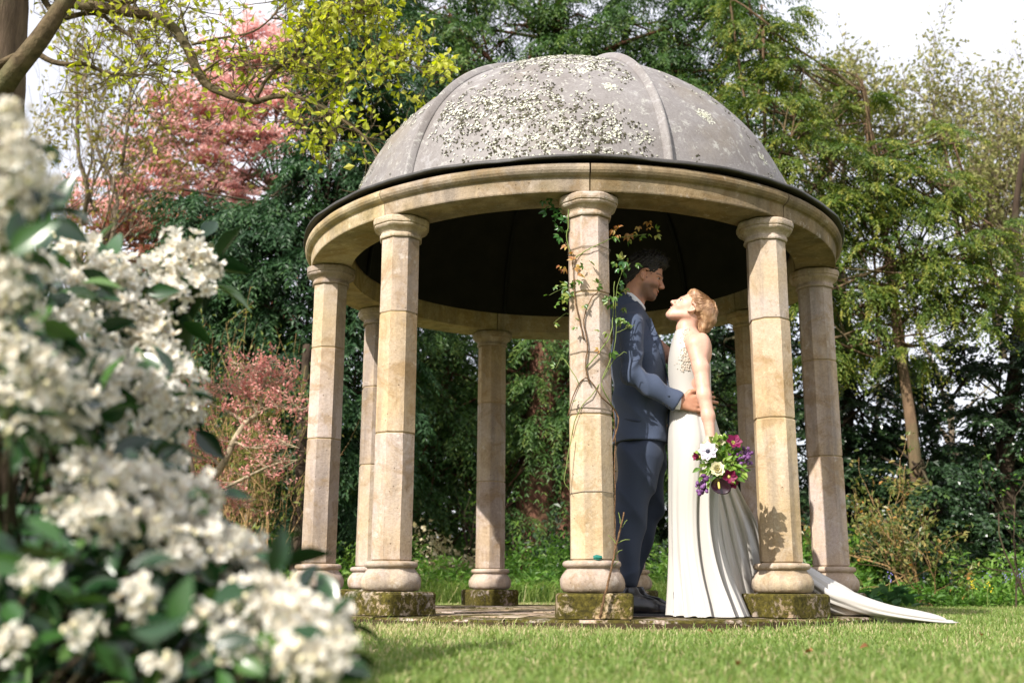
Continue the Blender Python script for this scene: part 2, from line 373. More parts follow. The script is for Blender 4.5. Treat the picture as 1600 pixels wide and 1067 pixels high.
# lichen crusts on the lead: small lobed rosettes with real thickness
M_LICH = leaf_mat('lichen', [(0, (.030, .028, .018)), (.34, (.085, .08, .05)), (.38, (.36, .36, .28)), (.8, (.47, .47, .40)), (1, (.55, .55, .49))], 0, .95, .1)
mb = MB()
r5 = np.random.default_rng(5)
def rosette(a, e, r, rnd, n=7):
    c = dome_pt(a, e, .0045); nr = unit(c - np.array([CX, CYT, DZ])); ta = np.array([cos(a), sin(a), 0]); tb = np.cross(nr, ta)
    th = np.arange(n) * 2 * pi / n + r5.uniform(0, 6); rr = r * r5.uniform(.4, 1.35, n)
    V = np.vstack([c + nr * r * r5.uniform(.15, .45), c + (np.cos(th) * rr)[:, None] * ta + (np.sin(th) * rr)[:, None] * tb + nr * .001])
    j = np.arange(n); mb.add(V, [np.stack([np.zeros(n, int), 1 + j, 1 + (j + 1) % n], -1)], rnd)
cnt = 0
K1 = r5.normal(size=(5, 2)) * 5; ph1 = r5.uniform(0, 6, 5)
def dens(a, e):
    f = np.sin(np.array([a * 1.0, e * 1.3]) @ K1.T + ph1).mean()
    return f
while cnt < 9800:
    a = r5.uniform(-2.2, 2.2); e = radians(r5.uniform(3, 78))
    sec = (a - RIB0) % (pi / 3)
    if sec < .07 or sec > pi / 3 - .07: continue
    inpanel = -.67 < a < .38
    p = (.75 if inpanel else .10) * np.clip(1.15 - abs(math.degrees(e) - 26) / 52, .03, 1) * (1 if a < .25 else .8)
    if not inpanel and a < -.7: p *= 5
    if a > .4: p *= .25 if math.degrees(e) > 12 else .9
    p *= np.clip(.55 + 1.8 * dens(a, e), .04, 1.5)
    if r5.uniform() > p: continue
    base_d = r5.uniform(); ctr_a, ctr_e = a, e
    nsub = r5.integers(2, 9)
    for s in range(nsub):
        rnd = r5.uniform(.42, 1) if r5.uniform() < (.66 if base_d < .55 else .15) else r5.uniform(0, .33)
        rosette(ctr_a + r5.normal() * .012, min(1.5, ctr_e + r5.normal() * .011), r5.uniform(.0028, .0085) * (1 if rnd > .4 else .95), rnd); cnt += 1
for a, e, r in ((.62, 24, .045), (.60, 24.5, .04), (.93, 17, .035), (.07, 38, .03), (.18, 30, .035)):
    for s in range(70):
        q = r5.uniform(0, 6.28); d_ = r * r5.uniform(.0, 1); rosette(a + d_ * cos(q), radians(e) + d_ * sin(q), r5.uniform(.004, .008), r5.uniform(.6, 1) if d_ > r * .45 else r5.uniform(.34, .6))
mb.part('lichen', temple, M_LICH, stuff=True)

# platform of paving stones under the temple
plat = thing('stone_platform', 'low circular platform of worn mossy paving stones under the garden temple', 'platform', (CX, CYT, 0))
def arcstone(r0, r1, a0, a1, z0, z1, seed, mat, name, n=7):
    rings = []
    for a in np.linspace(a0, a1, n):
        rr0, rr1 = r0, r1
        rings.append([[CX + r * sin(a), CYT - r * cos(a), z] for r, z in [(rr0, z0), (rr1 - .004, z0), (rr1, (z0 + z1) / 2), (rr1 - .003, z1 - .009), (rr1 - .014, z1), ((rr0 + rr1) / 2, z1 + .001), (rr0 + .006, z1)]])
    V, F = loft(rings); part(name, plat, roughen(V, .006, seed, 9), F, mat)
jit = np.random.default_rng(3)
for r0, r1, n, nm, mt in ((1.37, 1.765, 17, 'edge_stone', M_KERB), (.93, 1.36, 13, 'paving_stone', M_PAVE), (.46, .92, 8, 'paving_stone', M_PAVE), (.03, .45, 4, 'paving_stone', M_PAVE)):
    cuts = (np.arange(n) + jit.uniform(-.18, .18, n)) * 2 * pi / n + jit.uniform(0, 6)
    for i in range(n):
        a0 = cuts[i] + .006 / r1; a1 = cuts[(i + 1) % n] + (2 * pi if i == n - 1 else 0) - .006 / r1
        z1 = ZP + jit.uniform(-.005, .002) - .001
        arcstone(r0, r1 + (jit.uniform(-.02, .03) if nm == 'edge_stone' else 0), a0, a1, -.06, z1, i + 17 * n, mt, nm)
V, F = octo([(1.75, -.08), (1.74, ZP - .016), (.001, ZP - .016)], 0, CX, CYT, 48, 0)
part('bedding_soil', plat, V, F, plain('dark_soil', (.05, .035, .02), .95, .1, 30))
# ------------------------------------------------------------------ ground
m, t, b = new_mat('lawn_turf'); b.inputs['Roughness'].default_value = .95; b.inputs['Specular IOR Level'].default_value = .1
c = ramp(t, noise(t, .9, 6, .65), [(.3, (.085, .11, .026)), (.5, (.13, .155, .04)), (.7, (.21, .19, .075))])
c = mixc(t, 1, c, ramp(t, noise(t, 40, 4, .7), [(.3, (.6, .6, .6)), (.7, (1.2, 1.2, 1.2))]), 'MULTIPLY'); t.links.new(c, b.inputs['Base Color']); bump(t, b, noise(t, 60, 4, .7), .8, .02)
M_TURF = m
xs = np.linspace(-200, 200, 5); V = np.array([[x, y, 0] for y in (-150, 0, 100, 250, 400) for x in xs]); idx = np.arange(25).reshape(5, 5)
q = np.stack([idx[:-1, :-1], idx[:-1, 1:], idx[1:, 1:], idx[1:, :-1]], -1).reshape(-1, 4)
structure('lawn', V, [q], M_TURF)
def in_view(P, pad=.06):
    Q = P - np.array([0, 0, CAMZ]); z = Q @ FWD; u = (Q @ RIGHT) / np.maximum(z, .01) * FPX / 800; v = (Q @ UP) / np.maximum(z, .01) * FPX / 533.5
    return (z > .3) & (np.abs(u) < 1 + pad) & (np.abs(v) < 1 + pad * 2)
M_GRASS = leaf_mat('grass_blades', [(0, (.10, .165, .032)), (.45, (.195, .285, .07)), (.74, (.31, .36, .12)), (.84, (.47, .41, .22)), (1, (.56, .48, .29))], .4, .5, .3)
def blades(P, h, w, lean, rnd):
    n = len(P); az = rng.uniform(0, 2 * pi, n); d = np.c_[np.cos(az), np.sin(az), np.zeros(n)]; s = np.c_[-np.sin(az + rng.normal(0, .6, n)), np.cos(az), np.zeros(n)]
    up = np.array([0, 0, 1.]); h = h[:, None]; w = w[:, None]; ln = lean[:, None]
    b0 = P - s * w / 2; b1 = P + s * w / 2; m_ = P + up * h * .6 + d * h * ln * .35
    m0 = m_ - s * w * .4; m1 = m_ + s * w * .4; tp = P + up * h * (1 - .25 * ln) + d * h * ln * 1.1
    V = np.stack([b0, b1, m1, m0, tp], 1).reshape(-1, 3); i = np.arange(n)[:, None] * 5
    return V, [i + np.array([[0, 1, 2, 3]]), i + np.array([[3, 2, 4]])], np.repeat(rnd, 5)
def straw(P):
    K = np.random.default_rng(11).normal(size=(6, 2)) * np.array([1.4, 2.4]); f = np.sin(P[:, :2] @ K.T + np.arange(6)).mean(1); return f
N = 185000
Y = 2.1 + (11.2 - 2.1) * rng.uniform(0, 1, N) ** 1.15; X = rng.uniform(-.56, .56, N) * Y - .055 * Y
P = np.c_[X, Y, np.zeros(N)]
rr = np.hypot(P[:, 0] - CX, P[:, 1] - CYT)
keep = in_view(P, .05) & (rr > 1.75 + .03 * np.sin(9 * np.arctan2(P[:, 0], P[:, 1] - CYT)) )
P = P[keep]; n = len(P); st = straw(P)
rnd = np.clip(rng.normal(.42, .17, n) + st * .25, 0, .78); rnd = np.where(rng.uniform(0, 1, n) < .10 + np.clip(st, 0, 1) * .65, rng.uniform(.8, 1, n), rnd)
h = rng.uniform(.018, .038, n) * (1 + .25 * np.sin(P[:, 0] * 3 + P[:, 1] * 2)); edge = np.hypot(P[:, 0] - CX, P[:, 1] - CYT) < 1.86; h = np.where(edge & (rng.uniform(0, 1, n) < .5), h * 1.7, h)
V, F, A = blades(P, h, rng.uniform(.0027, .0047, n) * (.8 + P[:, 1] * .08), rng.uniform(.1, 1.1, n), rnd)
structure('grass', V, F, M_GRASS, kind='stuff', attrs={'rnd': A})
print('grass', n)

# ------------------------------------------------------------------ trees
def tree_tubes(lines, k=6):
    mb = MB()
    for P, R in lines:
        V, F = tube(P, R, k if np.max(R) > .02 else 4, cap=False); mb.add(V, F)
    return mb
def bark(name, c, sc=9, stretch=(1, 1, .18)):
    m, t, b = new_mat(name); b.inputs['Roughness'].default_value = .95; b.inputs['Specular IOR Level'].default_value = .12
    f = noise(t, sc, 6, .7, mapscale=stretch); f2 = noise(t, 3, 4)
    cc = ramp(t, f, [(.3, [x * .4 for x in c]), (.52, c), (.75, [x * 1.5 for x in c])])
    cc = mixc(t, ramp(t, f2, [(.5, (0, 0, 0)), (.7, (.5, .5, .5))]), cc, (.10, .11, .05)); t.links.new(cc, b.inputs['Base Color']); bump(t, b, f, .9, .03); return m
B_YEW = bark('yew_bark', (.13, .062, .042)); B_OAK = bark('oak_bark', (.16, .115, .08), 11); B_GREY = bark('grey_bark', (.20, .155, .11), 14)
B_DARK = bark('dark_bark', (.05, .035, .025))
B_PALE = bark('pale_lichened_bark', (.36, .29, .20), 22, (1, 1, .6))

def yew_crown(clumps, lw=(.13, .027), m=9, droop=.5, tl=(.35, .75), seed=1, gold=.0, flat=.6, dn=1.7):
    """hanging feathered sprays spread through uneven clumps"""
    r = np.random.default_rng(seed); VV = []; FF = []; AA = []; off = 0
    for c, rad, n in clumps:
        rad = np.array(rad, float); n = int(n * dn); kb = 11; nb = max(3, n // kb); n = nb * kb
        u = unit(r.normal(size=(nb, 3))) * (r.uniform(0, 1, nb) ** .5)[:, None]
        K = r.normal(size=(4, 3)) * 2.2; lob = 1 + .3 * np.sin(u @ K.T + r.uniform(0, 6, 4)).mean(1); u = u * lob[:, None]
        b0_ = np.array(c) + u * rad; rm = rad.mean()
        # flat drooping boughs carrying the sprays on both sides
        db = unit(u * np.array([1, 1, .25 * flat]) + r.normal(size=(nb, 3)) * np.array([.45, .45, .18]) + np.array([0, 0, -.05])); Lb = rm * r.uniform(.45, 1.0, nb)
        tb_ = np.linspace(.05, 1, kb)[None] + r.uniform(-.05, .05, (nb, kb))
        a = (b0_[:, None] + db[:, None] * (Lb[:, None] * tb_)[..., None] + np.array([0, 0, -1.]) * (Lb[:, None] * tb_ ** 2 * droop * .7)[..., None]).reshape(-1, 3)
        sb_ = unit(np.cross(db, np.array([0, 0, 1.]))); alt = np.where(np.arange(kb) % 2, 1., -1.)[None, :, None]
        d = unit((db[:, None] * .8 + sb_[:, None] * alt * .75 + np.array([0, 0, -.12]) + r.normal(size=(nb, kb, 3)) * .2).reshape(-1, 3))
        L = r.uniform(*tl, n) * (1.15 - .5 * np.tile(np.linspace(0, 1, kb), nb))
        tt = np.linspace(.08, 1, m)
        P = a[:, None] + d[:, None] * (L[:, None] * tt)[..., None] + np.array([0, 0, -1.]) * (L[:, None] * tt ** 2 * droop)[..., None]
        T = unit(d[:, None] + np.array([0, 0, -2.]) * (tt * droop)[None, :, None])
        S = unit(np.cross(T, np.array([0, 0, 1.]))); 
        for sg in (-1, 1):
            D = T * .75 + S * sg * .75 + np.array([0, 0, -.3]) + r.normal(size=P.shape) * .28
            Nn = np.cross(S, T) + r.normal(size=P.shape) * .5
            Lf = (lw[0] * r.uniform(.7, 1.35, P.shape[:2]) * (1.15 - .5 * tt)[None]).ravel()
            V, F = leaves(P.reshape(-1, 3), D.reshape(-1, 3), Nn.reshape(-1, 3), Lf, lw[1] * r.uniform(.7, 1.3, Lf.size))
            rn = np.clip((np.repeat(r.uniform(0, .42, nb), kb)[:, None] + r.uniform(0, .08, n)[:, None] + gold * (.35 * np.tile(np.linspace(0, 1, kb), nb)[:, None] + .65 * tt[None]) * r.uniform(.2, 1.3, n)[:, None] + r.normal(0, .07, P.shape[:2])), 0, 1).ravel()
            kv = np.repeat(in_view(V.reshape(-1, 4, 3)[:, 0], .3), 4); V = V[kv]; rn = rn[kv[::4]]; F = [np.arange(len(V)).reshape(-1, 4)]
            VV.append(V); FF.append(F[0] + off); AA.append(np.repeat(rn, 4)); off += len(V)
    return np.concatenate(VV), [np.concatenate(FF)], np.concatenate(AA)
def limbs_to(trunk, clumps, seed, r0=.06):
    r = np.random.default_rng(seed); T = np.array([p for p, q in trunk]); out = []
    for c, rad, n in clumps:
        c = np.array(c); zt = c[2] - .75 * np.hypot(*(c[:2] - T[0][:2])) * r.uniform(.2, 1.2)
        i = np.argmin(np.abs(T[:, 2] - np.clip(zt, T[0][2] + .4, T[-1][2]))); s = T[i]
        mid = s * .45 + c * .55 + np.array([0, 0, .05 * np.linalg.norm(c - s)]) + r.normal(size=3) * .15
        L = smooth_path([s, mid, c], 5); out.append((L, np.linspace(r0 * r.uniform(.6, 1.1), .012, len(L))))
        for k in range(4):
            e = c + unit(r.normal(size=3)) * np.array(rad) * .75; L = smooth_path([L[len(L) // 2] if k % 2 else L[-2], (c + e) / 2 + r.normal(size=3) * .1, e], 3); out.append((L, np.linspace(.018, .004, len(L))))
            L = out[-5][0] if len(out) >= 5 else L
    return out
def yew(label, base, height, lean, clumps, mat, tr=.28, seed=1, group=None, stems=1, name='yew_tree', cat='yew tree', barkm=None, **kw):
    bx, by = base; root = thing(name, label, cat, (bx, by, 0), group); r = np.random.default_rng(seed)
    lines = []; main = None
    for s in range(stems):
        o = np.array([r.normal(0, .16), r.normal(0, .12), 0]) if s else np.zeros(3)
        pts = [np.array([bx, by, -.1]) + o * (1 + 1.5 * q) + np.array([lean[0] * q + r.normal(0, .06), lean[1] * q + r.normal(0, .06), height * q * (1 if s == 0 else r.uniform(.5, .9)) + .1]) for q in np.linspace(0, 1, 7)]
        pts[0][2] = -.1; P = smooth_path(pts, 4); R = np.linspace(tr * (1 if s == 0 else .6), .03, len(P)); R[:3] *= [1.35, 1.15, 1.05]
        if s == 0: main = [(p, q) for p, q in zip(P, R)]
        lines.append((P, R))
    tb = MB()
    for P, R in lines: V, F = tube(P, R, 10); tb.add(V, F)
    tb.part('trunk', root, barkm or B_YEW, smooth=True)
    lb = tree_tubes(limbs_to(main, clumps, seed + 5, tr * .16)); lb.part('limb', root, barkm or B_YEW, smooth=True)
    V, F, A = yew_crown(clumps, seed=seed, **kw)
    part('crown', root, V, F, mat, attrs={'rnd': A}, stuff=True); return root
def cl(Y, lst, dens=330, sq=.8):
    """clumps from (px, py, radius px [, depth shift]) at depth Y"""
    out = []
    for e in lst:
        x, y, r = e[:3]; dy = e[3] if len(e) > 3 else 0; c = at(x, y, Y + dy); rr = r * (Y + dy) / FPX * 1.02
        out.append((c, (rr, rr * .8, rr * sq), int(dens * rr * rr * (.6 if rr > 1.2 else 1)) + 12))
    return out
M_YEW_D = leaf_mat('dark_yew_needles', [(0, (.014, .040, .018)), (.5, (.040, .095, .034)), (1, (.10, .18, .045))], .28, .5, .35)
M_YEW_C = leaf_mat('mid_yew_needles', [(0, (.018, .046, .014)), (.5, (.060, .125, .028)), (1, (.16, .215, .040))], .3, .5, .35)
M_YEW_G = leaf_mat('golden_yew_needles', [(0, (.022, .055, .012)), (.4, (.08, .135, .022)), (.75, (.18, .215, .035)), (1, (.30, .29, .055))], .35, .5, .35)
M_HOLLY = leaf_mat('dark_holly_leaves', [(0, (.010, .024, .012)), (.6, (.030, .062, .022)), (1, (.08, .13, .03))], .18, .3, .5)

# the dark yew left of the temple
yew('dark blue green yew with drooping sprays left of the temple', at(470, 915, 13.0)[:2], 8.5, (.5, .2),
    cl(13, [(340, 345, 60), (300, 320, 40), (440, 330, 60), (505, 260, 60), (420, 390, 85), (330, 420, 60), (500, 330, 85), (395, 480, 80), (470, 450, 90), (350, 520, 50), (550, 250, 70), (430, 570, 75), (520, 560, 90), (540, 160, 55), (430, 660, 60), (510, 690, 80), (560, 420, 90), (560, 640, 70), (400, 620, 45), (500, 790, 60), (510, 70, 40), (570, 60, 70), (600, 130, 80)], 360),
    M_YEW_D, .2, 21, barkm=B_DARK, gold=.25, droop=.62, tl=(.3, .7))
# the great yew behind the dome
yew('tall spreading yew with several reddish trunks directly behind the dome', at(845, 915, 15.0)[:2], 12, (.4, .3),
    cl(15, [(620, 70, 90), (700, 30, 80), (760, 110, 80), (690, 130, 70), (620, 190, 70), (820, 40, 80), (900, 60, 70), (980, 40, 95), (1060, 60, 90), (1120, 20, 80), (1150, 110, 75), (1060, 150, 80), (980, 130, 70), (1170, -30, 60), (1110, 190, 80),
             (600, 300, 90), (690, 240, 90), (640, 560, 90), (700, 540, 70), (680, 640, 80), (720, 720, 70), (640, 720, 80), (830, 560, 75), (850, 680, 70), (810, 780, 60), (880, 600, 60), (720, 820, 50), (640, 800, 60), (700, 480, 70), (800, 500, 70, 1), (880, 520, 60, 1), (950, 560, 70, 1), (860, 760, 60, 1), (940, 700, 80, 1.5), (900, 820, 60, 1.5), (1120, 560, 60, 1), (1120, 700, 70, 1.5), (740, 640, 60, 1.2), (600, 860, 50, .5), (760, 870, 40, 1.5), (560, -30, 80), (700, -60, 80), (850, -60, 80), (1000, -60, 80)], 330),
    M_YEW_C, .30, 22, stems=4, gold=.46, droop=.6, dn=1.4, lw=(.12, .023))
# sunlit golden yew on the right
yew('sunlit golden green yew with a straight bare trunk right of the temple', at(1447, 915, 12.6)[:2], 6.0, (-.2, .2),
    cl(12.6, [(1180, 150, 70), (1240, 200, 75), (1200, 260, 70), (1290, 260, 80), (1260, 330, 70), (1330, 310, 70), (1340, 390, 70), (1400, 330, 70), (1420, 260, 45), (1460, 300, 60), (1440, 400, 60), (1490, 400, 60), (1500, 470, 60), (1400, 450, 50), (1330, 470, 60), (1540, 380, 50), (1380, 230, 40), (1480, 220, 40), (1540, 460, 60), (1260, 420, 50), (1300, 530, 45), (1410, 540, 40), (1350, 150, 35), (1200, 60, 50), (1170, 20, 55), (1180, 350, 60), (1230, 110, 50)], 300),
    M_YEW_G, .085, 23, barkm=bark('fawn_bark', (.13, .085, .052)), gold=.66, droop=.55, tl=(.22, .5), lw=(.072, .018), m=11, dn=2.1)
# dark evergreens low on the right, behind the golden yew
yew('dark glossy evergreen thicket tree standing in shade right of the columns', at(1330, 915, 14.2)[:2], 5.5, (.2, .2),
    cl(14.2, [(1270, 560, 60), (1290, 660, 80), (1350, 620, 75), (1380, 720, 80), (1440, 745, 50, -2.2), (1455, 815, 55, -2.4), (1430, 870, 45, -2.4), (1470, 880, 40, -2.4), (1310, 760, 85), (1260, 800, 70), (1400, 820, 80), (1350, 850, 70), (1290, 860, 50), (1440, 700, 60), (1450, 780, 70), (1420, 580, 45), (1480, 860, 60), (1260, 480, 50), (1330, 520, 40), (1140, 600, 50), (1110, 530, 45), (1150, 520, 40), (1060, 560, 45), (1075, 640, 45), (1130, 740, 60), (1150, 840, 50)], 400),
    M_HOLLY, .12, 24, name='evergreen_tree', cat='evergreen tree', barkm=B_DARK, lw=(.075, .04), m=7, droop=.25, gold=.3, tl=(.25, .5))
yew('dark leaning evergreen with slanting black boughs at the right edge', at(1560, 915, 13.6)[:2], 6, (.9, .2),
    cl(13.6, [(1570, 560, 50), (1600, 650, 70), (1540, 640, 40), (1590, 740, 60), (1550, 820, 60), (1600, 850, 70), (1510, 860, 60), (1640, 560, 70), (1600, 480, 50), (1660, 700, 80), (1500, 560, 40), (1480, 640, 36)], 330),
    M_HOLLY, .14, 25, name='evergreen_tree', cat='evergreen tree', barkm=B_DARK, lw=(.07, .04), m=7, droop=.25, gold=.3, tl=(.25, .5))

# ---- branching trees: twigs and small leaves
def grow(p, d, L, r, lev, out, tips, R, up=.12, spread=.7, kids=(3, 4), wob=.16, taper=.55, lmul=(.5, .8), minr=.003):
    n = 5; P = [np.array(p, float)]; dd = unit(d)
    for i in range(n):
        dd = unit(dd + R.normal(size=3) * wob + np.array([0, 0, up * .4])); P.append(P[-1] + dd * L / n)
    P = np.array(P); rad = np.linspace(r, max(r * taper, minr), n + 1); out.append((P, rad))
    if lev == 0: tips.append((P, dd)); return
    k = R.integers(kids[0], kids[1] + 1)
    for j in range(k):
        tpos = R.uniform(.3, 1) if j else 1.0; i = min(n, int(tpos * n)); q = P[i]
        nd = unit(unit(P[min(i + 1, n)] - P[max(i - 1, 0)]) + R.normal(size=3) * spread * np.array([1, 1, .8]) + np.array([0, 0, up]))
        grow(q, nd, L * R.uniform(*lmul), max(rad[i] * R.uniform(.5, .75), minr), lev - 1, out, tips, R, up, spread, kids, wob, taper, lmul, minr)
def tip_leaves(tips, n, L, Wd, R, jit=.06, down=.2, clump=1):
    P = []; D = []; 
    for T, d in tips:
        k = R.poisson(n)
        for _ in range(k):
            i = R.uniform(0, len(T) - 1.01); a = int(i); p = T[a] + (T[a + 1] - T[a]) * (i - a)
            for c in range(clump):
                P.append(p + R.normal(size=3) * jit); D.append(d * .3 + R.normal(size=3) * .8 + np.array([0, 0, -down]))
    P = np.array(P); D = np.array(D); n_ = len(P)
    V, F = leaves(P, D, R.normal(size=(n_, 3)) + np.array([0, 0, 1.]), L * R.uniform(.6, 1.3, n_), Wd * R.uniform(.6, 1.3, n_))
    return V, F, np.repeat(np.clip(R.normal(.5, .22, n_), 0, 1), 4)
def broadleaf(name, label, cat, base, stems, lev, leafn, leaf, mat, barkm, seed, group=None, jit=.06, clump=1, down=.2, crown='crown', **kw):
    """stems: list of (start, direction, length, radius)"""
    R = np.random.default_rng(seed); root = thing(name, label, cat, (base[0], base[1], 0), group); tips = []; tb = MB(); lines = []
    for s, d, L, r in stems: grow(s, d, L, r, lev, lines, tips, R, **kw)
    big = [(P, r) for P, r in lines if r[0] > .022]; small = [(P, r) for P, r in lines if r[0] <= .022]
    if not big: big, small = lines[:len(stems)], lines[len(stems):]
    for P, r in big: tb.add(*tube(P, r, 8))
    tb.part('trunk', root, barkm, smooth=True)
    if small:
        sb = MB()
        for P, r in small: sb.add(*tube(P[[0, 2, 3, 5]], r[[0, 2, 3, 5]], 3, cap=False))
        sb.part('twigs', root, barkm, stuff=True)
    if leafn:
        V, F, A = tip_leaves(tips, leafn, leaf[0], leaf[1], R, jit, down, clump); part(crown, root, V, F, mat, attrs={'rnd': A}, stuff=True)
    return root
M_PINK = leaf_mat('pink_young_leaves', [(0, (.46, .24, .23)), (.5, (.70, .43, .41)), (1, (.82, .60, .57))], .5, .6, .2)
M_BRONZE = leaf_mat('bronze_young_leaves', [(0, (.27, .12, .085)), (.5, (.46, .235, .175)), (1, (.58, .35, .28))], .5, .6, .2)
M_LIME = leaf_mat('lime_young_leaves', [(0, (.28, .34, .035)), (.5, (.45, .48, .075)), (1, (.60, .58, .14))], .5, .5, .3)
M_OLIVE = leaf_mat('olive_young_leaves', [(0, (.14, .14, .03)), (.5, (.26, .24, .06)), (1, (.38, .33, .11))], .4, .6, .2)
M_GREYG = leaf_mat('grey_green_young_leaves', [(0, (.14, .155, .06)), (.5, (.26, .265, .10)), (1, (.40, .36, .17))], .35, .6, .2)
def stemset(Y, lst):
    return [(at(x0, y0, Y), at(x1, y1, Y) - at(x0, y0, Y), np.linalg.norm(at(x1, y1, Y) - at(x0, y0, Y)), r) for x0, y0, x1, y1, r in lst]
yew('pink leaved copper beech rising behind the dark yew at left', at(380, 915, 19)[:2], 7.5, (.2, .2),
    cl(19, [(400, 110, 45), (440, 100, 40), (370, 140, 45), (340, 190, 45), (300, 215, 40), (430, 170, 50), (390, 210, 50), (340, 250, 45), (290, 270, 45), (260, 240, 35), (250, 300, 40), (220, 330, 40), (300, 320, 45), (360, 300, 40), (470, 140, 35), (455, 200, 40), (410, 70, 30), (330, 130, 25), (300, 170, 40), (270, 200, 35), (350, 350, 45), (310, 390, 45), (200, 300, 35), (240, 360, 40), (420, 250, 45), (460, 90, 30), (390, 280, 40), (150, 310, 32), (180, 350, 38), (205, 270, 35), (235, 215, 32), (265, 165, 30), (170, 280, 28), (300, 130, 26), (350, 100, 26), (380, 60, 26), (440, 55, 26), (330, 165, 36)], 330),
    M_PINK, .14, 31, name='beech_tree', cat='beech tree', barkm=B_GREY, lw=(.12, .065), m=5, droop=-.1, tl=(.3, .7), flat=1.6, gold=1.0, dn=.95)
yew('russet bronze leaved tree low at left behind the white blossom', at(250, 915, 17)[:2], 4.6, (.1, .2),
    cl(17, [(190, 330, 40), (220, 380, 45), (260, 360, 40), (170, 390, 40), (280, 400, 45), (330, 420, 40), (300, 350, 35), (240, 430, 50), (350, 470, 40), (400, 430, 35), (300, 480, 50), (380, 520, 40), (420, 480, 35), (200, 440, 40), (340, 560, 50), (400, 600, 40), (300, 600, 50), (430, 680, 45), (390, 740, 45), (440, 760, 35), (340, 700, 50), (150, 350, 30)], 250),
    M_BRONZE, .13, 32, name='beech_tree', cat='beech tree', barkm=B_GREY, lw=(.12, .06), m=5, droop=.1, tl=(.3, .6), flat=1.2, gold=.4, dn=1.0)
b0 = at(120, 905, 16)
broadleaf('ash_tree', 'thin bare branched tree with sparse yellow green leaf at far left', 'tree', b0[:2],
          [((b0[0], b0[1], 0), (.03, 0, 1), 3.4, .075)] + stemset(16, [(110, 560, 200, 300, .05), (110, 600, 60, 330, .05), (110, 520, 130, 300, .05), (170, 400, 240, 180, .04), (130, 350, 190, 110, .04), (190, 260, 215, 90, .035), (60, 420, 90, 250, .035), (150, 330, 100, 190, .03), (100, 480, 230, 330, .04)]), 4, 2.6, (.10, .058), M_OLIVE, B_GREY, 33, up=.22, spread=.55, jit=.08)
b0 = at(1330, 905, 18)
broadleaf('birch_tree', 'tall thin crowned tree just coming into leaf above the golden yew', 'tree', b0[:2],
          [((b0[0], b0[1], 0), (-.02, 0, 1), 3.8, .09)] + stemset(18, [(1320, 440, 1300, 260, .06), (1310, 400, 1250, 260, .05), (1310, 350, 1330, 230, .05), (1330, 400, 1390, 300, .05), (1320, 370, 1270, 240, .05), (1340, 340, 1370, 250, .045), (1300, 300, 1290, 200, .04), (1360, 350, 1420, 270, .04), (1280, 330, 1240, 240, .04)]), 4, 5, (.10, .055), M_GREYG, B_GREY, 34, up=.28, spread=.5, jit=.10)
b0 = at(1560, 905, 17)
broadleaf('willow_tree', 'bushy twiggy willow with sparse olive leaf at the right edge', 'tree', b0[:2],
          [((b0[0], b0[1], 0), (.02, 0, 1), 3.2, .09)] + stemset(17, [(1560, 520, 1500, 320, .06), (1560, 520, 1580, 320, .06), (1570, 480, 1640, 320, .06), (1520, 420, 1470, 270, .05), (1520, 390, 1540, 260, .05), (1580, 390, 1570, 260, .05), (1600, 390, 1620, 260, .05), (1540, 420, 1470, 300, .05), (1600, 450, 1560, 330, .05), (1620, 520, 1560, 420, .05), (1570, 560, 1540, 420, .05), (1480, 300, 1440, 190, .04)]), 4, 5, (.095, .052), M_GREYG, B_GREY, 35, up=.2, spread=.62, jit=.10)
# ---- the wood closing the view far behind: one dark leafy mass
M_WOOD = leaf_mat('far_wood_leaves', [(0, (.010, .020, .009)), (.5, (.030, .050, .016)), (1, (.075, .085, .025))], .15, .7, .2)
RW = np.random.default_rng(77); n = 62000
xw = RW.uniform(-16, 18, n); topw = 4.6 + .9 * np.sin(xw * .7 + 1) + .6 * np.sin(xw * 1.9) + .4 * np.sin(xw * 4.3)
topw = np.where(xw > 4.6, topw * .52, topw); zw = topw * RW.uniform(0, 1, n) ** .8; yw = 22 + 1.6 * np.sin(xw * .5) + RW.normal(0, .7, n) - .5 * np.sin(zw * 2 + xw * 1.3)
clp = np.sin(xw * 2.3 + zw * 1.7) + np.sin(xw * 1.1 - zw * 2.9 + 2) + np.sin(zw * 4.1 + xw * .6)
Pw = np.c_[xw, yw, zw]; V, F = leaves(Pw, RW.normal(size=(n, 3)) + [0, -.3, -.5], RW.normal(size=(n, 3)) + [0, -1, .6], RW.uniform(.18, .34, n), RW.uniform(.09, .17, n))
structure('wood', V, F, M_WOOD, kind='stuff', attrs={'rnd': np.repeat(np.clip(.4 + .16 * clp + RW.normal(0, .15, n), 0, 1), 4)})
# ---- old oak at the left edge with a hanging spray of lime leaves
YO = 7.6
oak = thing('oak_tree', 'old oak at the left edge with a long bough of lime green young leaves', 'oak tree', (at(-45, 300, YO)[0], YO, 0))
tp = smooth_path([np.array([at(-45, 915, YO)[0], YO, -.15]), at(-45, 600, YO), at(-35, 250, YO), at(-22, 90, YO), at(-15, -40, YO), at(-30, -260, YO + .2)], 6)
mbx = MB(); V, F = tube(tp, np.interp(np.arange(len(tp)), [0, 4, 10, 18, 24, len(tp) - 1], [.48, .40, .33, .30, .28, .2]), 16); mbx.add(roughen(V, .02, 5, 6), F); mbx.part('trunk', oak, B_OAK, smooth=True)
M_LIMB = bark('mossy_oak_limb', (.115, .085, .05), 14, (1, 1, 1))
def limb(pts, r0, r1, Y=YO, nm='limb', dy=()):
    P = [at(x, y, Y + (dy[i] if i < len(dy) else 0)) for i, (x, y) in enumerate(pts)]; P = smooth_path(P, 4); V, F = tube(P, np.linspace(r0, r1, len(P)), 9 if r0 > .02 else 5)
    part(nm, oak, roughen(V, r0 * .12, int(r0 * 1e4) % 97, 12), F, M_LIMB, smooth=True); return P
